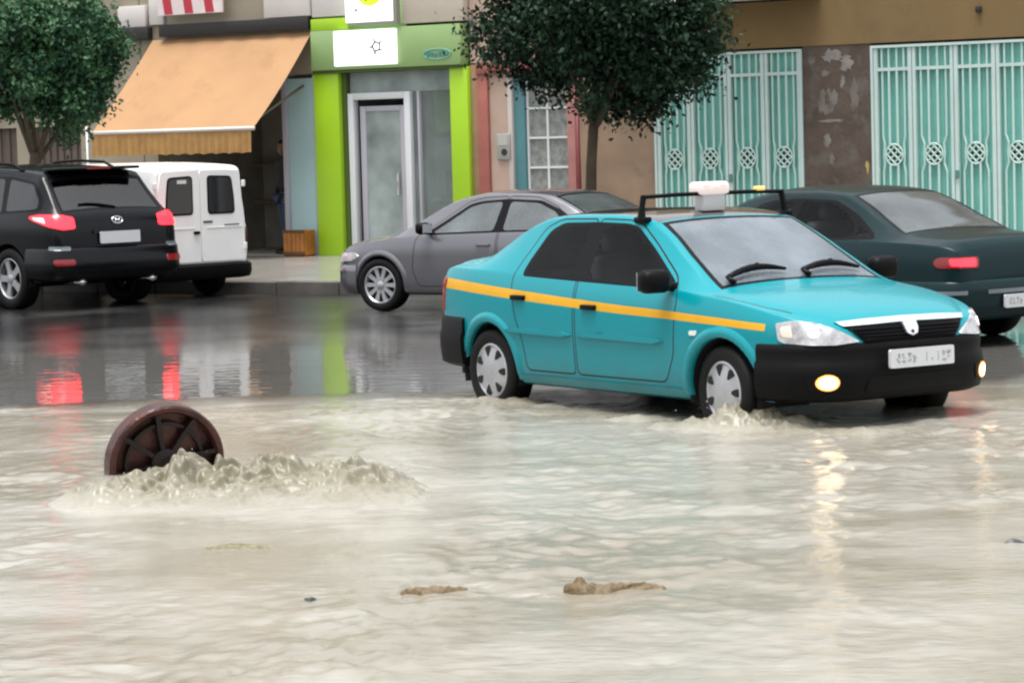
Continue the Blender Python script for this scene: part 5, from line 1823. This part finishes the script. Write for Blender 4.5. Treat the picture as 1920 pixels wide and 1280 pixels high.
def mud(name, dull=1.0, fr_lo=.60, fd=1.0, fw=.13):
    m, n, b = new_mat(name)
    L = n.links
    g = N(n, 'ShaderNodeNewGeometry')
    mp = N(n, 'ShaderNodeMapping')
    mp.inputs['Scale'].default_value = (.8, 1.3, 1.0)
    L.new(g.outputs['Position'], mp.inputs['Vector'])
    n1 = N(n, 'ShaderNodeTexNoise', Scale=1.3, Detail=7.0, Roughness=.62, Distortion=.6)
    L.new(mp.outputs[0], n1.inputs['Vector'])
    cr = N(n, 'ShaderNodeValToRGB')
    e = cr.color_ramp.elements
    e[0].position, e[0].color = .30, (.218, .202, .160, 1)
    e[1].position, e[1].color = .72, (.335, .324, .285, 1)
    x = e.new(.5)
    x.color = (.280, .266, .224, 1)
    for q in e:
        q.color = (q.color[0] * dull, q.color[1] * dull * (1.0 if dull == 1 else 1.02), q.color[2] * dull * (1.0 if dull == 1 else .86), 1)
    # slow bands of silt
    nb = N(n, 'ShaderNodeTexNoise', Scale=.42, Detail=4.0, Roughness=.55, Distortion=1.2)
    mb = N(n, 'ShaderNodeMapping')
    mb.inputs['Scale'].default_value = (.55, 1.1, 1)
    L.new(g.outputs['Position'], mb.inputs['Vector'])
    L.new(mb.outputs[0], nb.inputs['Vector'])
    sb = N(n, 'ShaderNodeMath', operation='MULTIPLY_ADD')
    L.new(nb.outputs['Fac'], sb.inputs[0])
    sb.inputs[1].default_value = 1.6
    sb.inputs[2].default_value = -.84
    sa = N(n, 'ShaderNodeMath', operation='ADD')
    L.new(sb.outputs[0], sa.inputs[0])
    L.new(n1.outputs['Fac'], sa.inputs[1])
    L.new(sa.outputs[0], cr.inputs['Fac'])
    # flecks of froth
    n2 = N(n, 'ShaderNodeTexNoise', Scale=5.5, Detail=9.0, Roughness=.75, Distortion=.4)
    L.new(mp.outputs[0], n2.inputs['Vector'])
    mr = N(n, 'ShaderNodeMapRange')
    mr.inputs['From Min'].default_value = fr_lo
    mr.inputs['From Max'].default_value = fr_lo + .14
    mr.inputs['To Max'].default_value = .75
    fa = N(n, 'ShaderNodeAttribute', attribute_name='froth')
    fm = N(n, 'ShaderNodeMath', operation='MULTIPLY_ADD')
    L.new(fa.outputs['Fac'], fm.inputs[0])
    fm.inputs[1].default_value = fw
    L.new(n2.outputs['Fac'], fm.inputs[2])
    L.new(fm.outputs[0], mr.inputs['Value'])
    mx = N(n, 'ShaderNodeMix', data_type='RGBA')
    L.new(mr.outputs['Result'], mx.inputs['Factor'])
    L.new(cr.outputs['Color'], mx.inputs['A'])
    mx.inputs['B'].default_value = (.40 * fd, .395 * fd, .365 * fd**1.6, 1)
    # where the sheet thins out at its edge the dark road shows through the turbid water
    at = N(n, 'ShaderNodeAttribute', attribute_name='depth')
    rk = N(n, 'ShaderNodeMapRange')
    rk.inputs['From Min'].default_value = .22
    rk.inputs['From Max'].default_value = .85
    L.new(at.outputs['Fac'], rk.inputs['Value'])
    m2 = N(n, 'ShaderNodeMix', data_type='RGBA')
    L.new(rk.outputs['Result'], m2.inputs['Factor'])
    m2.inputs['A'].default_value = (.07, .066, .058, 1)
    L.new(mx.outputs['Result'], m2.inputs['B'])
    # broken, boiling water is browner and more olive than the smooth sheet
    bk = N(n, 'ShaderNodeAttribute', attribute_name='broken')
    m3 = N(n, 'ShaderNodeMix', data_type='RGBA', blend_type='MULTIPLY')
    L.new(bk.outputs['Fac'], m3.inputs['Factor'])
    L.new(m2.outputs['Result'], m3.inputs['A'])
    m3.inputs['B'].default_value = (.54, .515, .39, 1)
    L.new(m3.outputs['Result'], b.inputs['Base Color'])
    b.inputs['Roughness'].default_value = .13 if fw > .1 else .28
    b.inputs['IOR'].default_value = 1.33
    n3 = N(n, 'ShaderNodeTexNoise', Scale=16.0, Detail=5.0, Roughness=.6)
    L.new(mp.outputs[0], n3.inputs['Vector'])
    bp = N(n, 'ShaderNodeBump', Strength=.4, Distance=.010)
    L.new(n3.outputs['Fac'], bp.inputs['Height'])
    L.new(bp.outputs['Normal'], b.inputs['Normal'])
    return m


MUD = mud('muddy_water_surface')
GUSH = mud('churned_muddy_water', 1.0, .68, 1.0, .06)


def smooth(a, b, x):
    t = np.clip((x - a) / (b - a), 0, 1)
    return t * t * (3 - 2 * t)


def depth(x, y):
    edge = 22.0 + .45 * fbm(x * .55, y * .3, 7.7, 3) + .02 * x
    return smooth(edge + 1.0, edge - 2.4, y)


def wave(x, y):
    """broad swells, patches of choppy water and slack water between them"""
    k = depth(x, y)
    gust = np.clip(.55 + 1.5 * fbm(x * .7 + 3, y * .38, 9.2, 3), .12, 1.5)
    sx = x + .12 * fbm(x * 1.1, y * .8, 5.5, 2)
    h = .085 + .022 * fbm(sx * .8, y * .6, 1.3, 3)
    h = h + gust * (.024 * fbm(sx * 2.8, y * 1.7, 4.1, 3) + .012 * (.6 - np.abs(fbm(sx * 7, y * 3.6, 2.2, 2)) * 1.6) + .004 * fbm(sx * 16, y * 10, 6.1, 2))
    return h * k - .03 * (1 - k)


def froth(x, y):
    """where broken water leaves foam: below the gush and along the taxi's wheels"""
    f = .9 * np.exp(-((x + .75) / .85)**2 - ((y - 14.5) / .9)**2) + .7 * np.exp(-((x + 1.5) / 1.0)**2 - ((y - 15.0) / 1.1)**2)
    f = f + .9 * np.exp(-((x - 1.3) / .8)**2 - ((y - 17.6) / .8)**2) + .7 * np.exp(-((x - .1) / 1.3)**2 - ((y - 19.4) / 1.0)**2) + .6 * np.exp(-((x + 1.8) / 1.8)**2 - ((y - 20.6) / .7)**2)
    f = f + .5 * np.exp(-((x + .5) / 1.0)**2 - ((y - 12.1) / .9)**2)
    return np.clip(f, 0, 1)


def axis(lo, hi, flo, fhi, fine, coarse):
    return np.concatenate([np.arange(lo, flo, coarse), np.arange(flo, fhi, fine), np.arange(fhi, hi + coarse, coarse)])


def sheet(name, X, Y, fn, m, **kw):
    gx, gy = np.meshgrid(X, Y)
    out = fn(gx, gy)
    bro = None
    if isinstance(out, tuple):
        gx, gy, gz, bro = out
    else:
        gz = out
    V = np.stack([gx, gy, gz], -1).reshape(-1, 3)
    nx, ny = len(X), len(Y)
    i, j = np.meshgrid(np.arange(nx - 1), np.arange(ny - 1))
    a = (j * nx + i).ravel()
    F = np.stack([a, a + 1, a + nx + 1, a + nx], 1)
    me = bpy.data.meshes.new(name)
    me.vertices.add(len(V))
    me.vertices.foreach_set('co', V.ravel())
    me.loops.add(F.size)
    me.loops.foreach_set('vertex_index', F.ravel().astype(np.int32))
    me.polygons.add(len(F))
    me.polygons.foreach_set('loop_start', np.arange(0, F.size, 4, dtype=np.int32))
    me.polygons.foreach_set('use_smooth', np.ones(len(F), dtype=bool))
    me.materials.append(m)
    me.update(calc_edges=True)
    a_ = me.attributes.new('depth', 'FLOAT', 'POINT')
    a_.data.foreach_set('value', depth(V[:, 0], V[:, 1]).astype(np.float32))
    if bro is not None:
        a_ = me.attributes.new('broken', 'FLOAT', 'POINT')
        a_.data.foreach_set('value', bro.ravel().astype(np.float32))
    a_ = me.attributes.new('froth', 'FLOAT', 'POINT')
    a_.data.foreach_set('value', froth(V[:, 0], V[:, 1]).astype(np.float32))
    return link(bpy.data.objects.new(name, me), None, **kw)


sheet('muddy_water', axis(-26, 26, -4.6, 5.0, .025, .5), axis(2, 23.2, 9.8, 22.9, .025, .5), wave, MUD, kind='structure')


def churn(name, cx, cy, rx, ry, humps, rough, res, label=None, cat=None, sc=1.0, kind='stuff'):
    """a heap of broken, boiling water: humps with lumps pushed sideways so that crests overhang a little"""
    X = np.arange(cx - rx, cx + rx, res)
    Y = np.arange(cy - ry, cy + ry, res)

    def fn(x, y):
        h = 0 * x
        for hx, hy, a, sx, sy in humps:
            h = h + a * np.exp(-((x - hx) / sx)**2 - ((y - hy) / sy)**2)
        e = np.minimum(1, np.maximum(0, 1 - ((x - cx) / rx)**2)) * np.maximum(0, 1 - ((y - cy) / ry)**2)
        e = np.clip(e * 2.5, 0, 1)
        k = np.clip(h / .10, 0, 1)
        qx = x + .05 * perlin(x * 4, y * 4, 5.2)
        l1 = 1.7 * perlin(qx * 5.5 * sc, y * 3.6 * sc, 3.1) + .25
        l2 = 1 - 2.4 * np.abs(perlin(qx * 9.5 * sc, y * 5.5 * sc, 8.4))
        l3 = perlin(x * 22 * sc, y * 15 * sc, 1.9)
        lump = .48 * l1 + .32 * l2 + .34 * l3
        z = wave(x, y) - .02 + h * (1 + rough * .9 * (lump - .25)) + rough * .03 * k * lump
        z = z * e + (wave(x, y) - .03) * (1 - e)
        wx = x + rough * .05 * k * perlin(x * 7, y * 7, 11.3)
        wy = y - rough * .06 * k * (lump - .3)
        return wx, wy, z, np.clip(h / .09, 0, 1) * np.clip(.75 + .35 * fbm(x * 4, y * 3, 2.7, 2), 0, 1)
    return sheet(name, X, Y, fn, GUSH, label=label, cat=cat, kind=kind)


churn('gushing_water', -1.42, 15.1, 1.15, 1.25,
      [(-1.52, 15.35, .100, .32, .36), (-1.15, 15.25, .105, .34, .34), (-.78, 15.12, .105, .24, .28), (-1.85, 15.15, .105, .26, .32), (-2.14, 14.95, .075, .22, .26), (-1.35, 14.75, .05, .65, .3), (-.55, 14.8, .018, .3, .25)],
      1.0, .009, sc=1.1)
# broken water round the taxi wheels and along its side
churn('wheel_splash', 1.52, 17.95, .85, .60, [(1.38, 17.93, .085, .24, .15), (1.62, 17.8, .075, .24, .2), (1.05, 18.05, .04, .3, .2)], 1.0, .012, sc=1.3)
churn('wheel_splash', -.10, 20.0, .75, .5, [(-.14, 20.08, .035, .3, .16), (.1, 19.9, .02, .3, .2)], 1.0, .014, sc=1.3)
churn('water_wake', 2.1, 17.35, .95, .5, [(1.9, 17.4, .028, .4, .16), (2.5, 17.2, .022, .35, .16)], 1.0, .014, sc=1.2)
churn('water_wake', .45, 18.9, .9, .7, [(.3, 19.1, .022, .5, .25), (.8, 18.6, .028, .4, .25)], .9, .016, sc=1.2)

# flying drops over the gush: many small beads, one object
dr_ = MB()
rd = np.random.default_rng(21)
for k in range(150):
    if k < 100:
        cx_, cy_ = rd.normal(-1.2, .45), rd.normal(15.1, .30)
        z_ = .14 + abs(rd.normal(0, .07)) + .10 * math.exp(-((cx_ + 1.3) / .5)**2)
    else:
        cx_, cy_ = rd.normal(1.45, .22), rd.normal(17.85, .15)
        z_ = .12 + abs(rd.normal(0, .06))
    r_ = rd.uniform(.002, .006)
    o = len(dr_.v)
    dr_.add([(cx_ + r_, cy_, z_), (cx_ - r_, cy_, z_), (cx_, cy_ + r_, z_), (cx_, cy_ - r_, z_), (cx_, cy_, z_ + r_ * 1.3), (cx_, cy_, z_ - r_ * 1.3)],
            [(0, 2, 4), (2, 1, 4), (1, 3, 4), (3, 0, 4), (2, 0, 5), (1, 2, 5), (3, 1, 5), (0, 3, 5)])
so_ = dr_.build('spray', MUD, None, smooth=True, kind='stuff')
a_ = so_.data.attributes.new('depth', 'FLOAT', 'POINT')
a_.data.foreach_set('value', np.ones(len(so_.data.vertices), dtype=np.float32))

# ------------------------------------------------------------------ manhole cover lifted by the gush
RUST = mat('wet_rusty_iron', (0.062, 0.020, 0.016), 0.3, metal=.35, var=.45, vscale=7, bump=.5, bscale=40)
IRON = mat('wet_dark_iron', (0.015, 0.010, 0.010), 0.3, metal=.4, var=.3, vscale=6, bump=.5, bscale=50)
mh = thing('manhole_cover', 'round rusty iron manhole cover pushed up on edge by the gushing water', 'manhole cover', (-1.985, 16.45, .125), 0)
_n = Vector((.42, -.86, -.16)).normalized()
_z = Vector((0, 0, 1))
_x = _z.cross(_n).normalized() * -1
_zz = _n.cross(_x).normalized()
mh.rotation_euler = Matrix((_x, -_n, _zz)).transposed().to_euler() if Matrix((_x, -_n, _zz)).determinant() > 0 else Matrix((-_x, -_n, _zz)).transposed().to_euler()
RR = .34
g = MB()
g.lathe_y([(.0001, .035), (RR - .01, .035), (RR, .025), (RR, -.07), (RR - .012, -.082), (RR - .035, -.082), (RR - .045, -.07), (RR - .05, .012), (.0001, .012)], 64)
g.build('cover_plate', [RUST], mh, auto=40)
for k in range(8):
    a = 2 * math.pi * k / 8 + .2
    b = MB()
    p = [(.05, .010), (RR - .048, .010), (RR - .046, -.062), (.20, -.045), (.05, -.05)]
    b.prism([(u, v) for u, v in p], (0, 0, 0), (math.cos(a), 0, math.sin(a)), (0, 1, 0), (-math.sin(a), 0, math.cos(a)), -.013, .013)
    b.build('rib', [IRON], mh)
h = MB()
h.lathe_y([(.085, .011), (.085, -.055), (.07, -.062), (.045, -.062), (.04, -.03), (.0001, -.03)], 24)
h.build('hub', [IRON], mh, auto=40)
h = MB()
h.lathe_y([(.235, .011), (.235, -.028), (.215, -.028), (.215, .011)], 48)
h.build('inner_ring', [IRON], mh, auto=40)

# ------------------------------------------------------------------ things adrift
OCHRE = mat('sodden_straw', (0.115, 0.078, 0.034), 0.6, var=.35, vscale=30, bump=.6, bscale=60)
OLIVE = mat('olive_scum', (0.125, 0.11, 0.048), 0.5, var=.3, vscale=20, bump=.5, bscale=50)
DKD = mat('dark_litter', (0.05, 0.055, 0.055), 0.4, var=.3, vscale=20)


def drift(name, label, cat, x, y, L_, w_, h_, m, seed, head=0.0):
    rg = random.Random(seed)
    t = thing(name, label, cat, (x, y, float(wave(np.array([x]), np.array([y]))[0]) + .010), rg.uniform(-.06, .06), 'litter adrift on the flood')
    b = MB()
    gx = np.linspace(-L_ / 2, L_ / 2, 56)           # a lumpy raft lying half sunk in the water
    gy = np.linspace(-w_, w_, 18)
    X, Y = np.meshgrid(gx, gy)
    u = X / L_ + .5
    wid = np.clip(np.sin(np.pi * np.clip(u, 0, 1))**.5 * (.55 + .5 * perlin(X * 14 + seed, X * 0 + seed)), .05, 1.2) * (1 + head * .4 * np.exp(-((u - .14) / .12)**2))
    prof = np.clip(1 - (Y / (w_ * .8 * wid))**2, -1.5, 1)
    Z = h_ * (1 + head * np.exp(-((u - .14) / .12)**2)) * prof * (.75 + .7 * perlin(X * 38 + seed, Y * 45, 2.2)) - .004 - .022 * (1 - np.sin(np.pi * np.clip(u, 0, 1))**.7)
    V_ = np.stack([X, Y + .02 * np.sin(u * 6 + seed), Z], -1).reshape(-1, 3)
    b.add(V_, [(j * 56 + i, j * 56 + i + 1, (j + 1) * 56 + i + 1, (j + 1) * 56 + i) for j in range(17) for i in range(55)])
    b.build('clump', m, t, smooth=True)
    for i in range(1 if L_ > .4 else 0):
        u = rg.uniform(-.2, .3) * L_
        s_ = MB().tube([(u, rg.uniform(-w_, w_), .01), (u + rg.uniform(.05, .12), rg.uniform(-w_, w_), .015 + h_ * rg.random())], .003, 5)
        s_.build('stalk', m, t)
    return t


drift('debris', 'long straw coloured clump with a thicker left end, adrift lowest in the middle', 'debris', .38, 11.52, .42, .07, .030, OCHRE, 3, 1.3)
drift('debris', 'small ochre clump adrift left of the long straw clump', 'debris', -.34, 11.65, .28, .06, .024, OCHRE, 8)
drift('debris', 'flat olive streak of scum drifting below the gushing water', 'debris', -1.27, 13.15, .36, .05, .018, OLIVE, 5)
drift('debris', 'small dark scrap of litter adrift near the right edge', 'debris', 2.15, 12.6, .11, .03, .012, DKD, 12)
drift('debris', 'tiny dark crumb of litter adrift left of the small ochre clump', 'debris', -.83, 11.55, .06, .02, .014, DKD, 14)

# ------------------------------------------------------------------ people
SKIN = mat('skin', (0.24, 0.14, 0.095), 0.55)
HAIR = mat('dark_hair', (0.012, 0.010, 0.009), 0.6)
JACKET = mat('dark_jacket', (0.014, 0.014, 0.018), 0.8, var=.2)
JEANS = mat('blue_jeans', (0.028, 0.045, 0.085), 0.8, var=.2)
SHOE = mat('dark_shoe', (0.015, 0.013, 0.012), 0.5)


def skinned(name, joints, bones, radii, m, parent, sub=2, root=0):
    me = bpy.data.meshes.new(name)
    me.from_pydata([tuple(j) for j in joints], bones, [])
    o = bpy.data.objects.new(name, me)
    C.objects.link(o)
    md = o.modifiers.new('skin', 'SKIN')
    for i, r_ in enumerate(radii):
        r_ = r_ if isinstance(r_, tuple) else (r_, r_)
        me.skin_vertices[0].data[i].radius = r_
    me.skin_vertices[0].data[root].use_root = True
    s_ = o.modifiers.new('sub', 'SUBSURF')
    s_.levels = s_.render_levels = sub
    dg = bpy.context.evaluated_depsgraph_get()
    m2 = bpy.data.meshes.new_from_object(o.evaluated_get(dg))
    C.objects.unlink(o)
    bpy.data.objects.remove(o)
    m2.materials.clear()
    for q in (m if isinstance(m, (list, tuple)) else [m]):
        m2.materials.append(q)
    m2.polygons.foreach_set('use_smooth', np.ones(len(m2.polygons), dtype=bool))
    m2.name = name
    return link(bpy.data.objects.new(name, m2), parent)


def head(parent, c, s=1.0, yaw=0.0):
    """skull, jaw, nose, ears, eyes and hair; faces -y before the turn"""
    bm = bmesh.new()
    bmesh.ops.create_icosphere(bm, subdivisions=4, radius=1)
    for v in bm.verts:
        x, y, z = v.co
        w_ = .075 * (1 - .20 * max(0, -z))
        d_ = .095
        v.co = (x * w_, y * d_ + (-.012 if z < -.2 and y < 0 else 0), z * .118)
        if y < -.2:
            nose = math.exp(-((x) / .16)**2 - ((z + .12) / .20)**2)
            eye = sum(math.exp(-((x - e) / .17)**2 - ((z - .10) / .13)**2) for e in (-.36, .36))
            mouth = math.exp(-(x / .32)**2 - ((z + .50) / .05)**2)
            v.co.y -= .022 * nose - .010 * eye - .004 * mouth
    M = Matrix.Translation(c) @ Matrix.Rotation(yaw, 4, 'Z') @ Matrix.Scale(s, 4)
    b = MB().bm(bm)
    for e in (-1, 1):
        k = len(b.v)
        q = bmesh.new()
        bmesh.ops.create_icosphere(q, subdivisions=2, radius=1)
        for v in q.verts:
            v.co = (v.co.x * .010 + e * .076, v.co.y * .020 + .008, v.co.z * .030 - .005)
        b.bm(q)
    b.xf(M)
    h = b.build('head', SKIN, parent, smooth=True)
    bm = bmesh.new()
    bmesh.ops.create_icosphere(bm, subdivisions=4, radius=1)
    bmesh.ops.delete(bm, geom=[v for v in bm.verts if v.co.z < .15 - .0 + (-.55 if v.co.y > .25 else .25 if v.co.y < -.45 else -.1)], context='VERTS')
    for v in bm.verts:
        v.co = (v.co.x * .081, v.co.y * .102 + .004, v.co.z * .126 + .002)
    hb = MB().bm(bm)
    hb.xf(M)
    hb.build('hair', HAIR, h, smooth=True)
    return h


def hand(parent, wrist, d, side, s=1.0):
    """palm, four unequal fingers and a thumb leaving the side of the palm"""
    d = Vector(d).normalized()
    a = d.cross(Vector((0, 0, 1)) if abs(d.z) < .8 else Vector((0, 1, 0))).normalized() * side
    nrm = d.cross(a).normalized()
    w_ = Vector(wrist)
    J, B_, Rr = [w_, w_ + d * .04 * s, w_ + d * .085 * s], [(0, 1), (1, 2)], [(.022 * s, .016 * s), (.032 * s, .014 * s), (.034 * s, .012 * s)]
    for k, (o, L_) in enumerate(((-.028, .060), (-.009, .072), (.010, .068), (.028, .052))):
        b0_ = w_ + d * .08 * s + a * o * s
        i = len(J)
        J += [b0_, b0_ + d * L_ * .55 * s + nrm * .008, b0_ + d * L_ * .9 * s + nrm * .03]
        B_ += [(2, i), (i, i + 1), (i + 1, i + 2)]
        Rr += [.009 * s, .0085 * s, .007 * s]
    i = len(J)
    J += [w_ + d * .035 * s - a * .034 * s, w_ + d * .07 * s - a * .055 * s + nrm * .01, w_ + d * .095 * s - a * .055 * s + nrm * .022]
    B_ += [(1, i), (i, i + 1), (i + 1, i + 2)]
    Rr += [.012 * s, .010 * s, .008 * s]
    return skinned('hand', J, B_, Rr, SKIN, parent, 1)


# someone waiting in the dark shop doorway, seen from the side, leaning a little on the panel edge
P1 = thing('person', 'person in a dark jacket and blue jeans waiting in the dark shop doorway', 'person', FM @ Vector((-4.42, .30, .16)), -TH - .5)
V = Vector
skinned('body', [V((0, 0, .95)), V((0, .01, 1.12)), V((0, .02, 1.32)), V((0, .03, 1.45)), V((0, .015, 1.54)),
                 V((.17, .02, 1.42)), V((.23, .04, 1.17)), V((.22, -.05, .93)), V((-.17, .02, 1.42)), V((-.24, .05, 1.16)), V((-.22, -.05, .93))],
        [(0, 1), (1, 2), (2, 3), (3, 4), (3, 5), (5, 6), (6, 7), (3, 8), (8, 9), (9, 10)],
        [(.16, .12), (.155, .115), (.18, .125), (.13, .09), .055, .075, .058, .045, .075, .058, .045], JACKET, P1)
skinned('trousers', [V((0, 0, .95)), V((.09, 0, .86)), V((.105, -.02, .48)), V((.11, .02, .09)), V((-.09, 0, .86)), V((-.10, .03, .48)), V((-.12, .05, .09))],
        [(0, 1), (1, 2), (2, 3), (0, 4), (4, 5), (5, 6)], [(.15, .115), .095, .07, .055, .095, .07, .055], JEANS, P1)
for sx, yy in ((.11, .0), (-.12, .03)):
    skinned('shoe', [V((sx, yy + .04, .05)), V((sx, yy - .06, .04)), V((sx, yy - .17, .03))], [(0, 1), (1, 2)], [.05, (.048, .04), (.042, .028)], SHOE, P1, 1)
head(P1, (0, -.005, 1.655), 1.0, .3)
hand(P1, (.22, -.05, .93), (-.05, -.25, -1), 1)
hand(P1, (-.22, -.05, .93), (.05, -.25, -1), -1)

# the driver, behind the wheel on the far side of the taxi
P2 = thing('person', 'taxi driver in dark clothes behind the misted windscreen', 'person', taxi.root.location, -0.978)
P2.scale = (.985, .985, .985)
Z0 = .42
skinned('body', [V((1.02, .36, Z0 + .16)), V((.98, .36, Z0 + .33)), V((.93, .36, Z0 + .54)), V((.92, .36, Z0 + .66)), V((.935, .36, Z0 + .74)),
                 V((.94, .54, Z0 + .58)), V((1.12, .60, Z0 + .36)), V((1.40, .50, Z0 + .42)), V((.94, .18, Z0 + .58)), V((1.12, .13, Z0 + .36)), V((1.40, .23, Z0 + .42)),
                 V((1.20, .46, Z0 + .18)), V((1.52, .46, Z0 + .20)), V((1.62, .46, Z0 - .12)), V((1.20, .26, Z0 + .18)), V((1.52, .26, Z0 + .20)), V((1.62, .26, Z0 - .12))],
        [(0, 1), (1, 2), (2, 3), (3, 4), (3, 5), (5, 6), (6, 7), (3, 8), (8, 9), (9, 10), (0, 11), (11, 12), (12, 13), (0, 14), (14, 15), (15, 16)],
        [(.16, .13), (.155, .12), (.18, .12), (.12, .085), .052, .07, .052, .042, .07, .052, .042, .085, .068, .05, .085, .068, .05], JACKET, P2)
hd = head(P2, (.96, .36, Z0 + .85), .95, R(90))
for yy, sd2 in ((.50, 1), (.23, -1)):
    hand(P2, (1.40, yy, Z0 + .42), (.8, (.36 - yy) * .6, .25), sd2, .95)
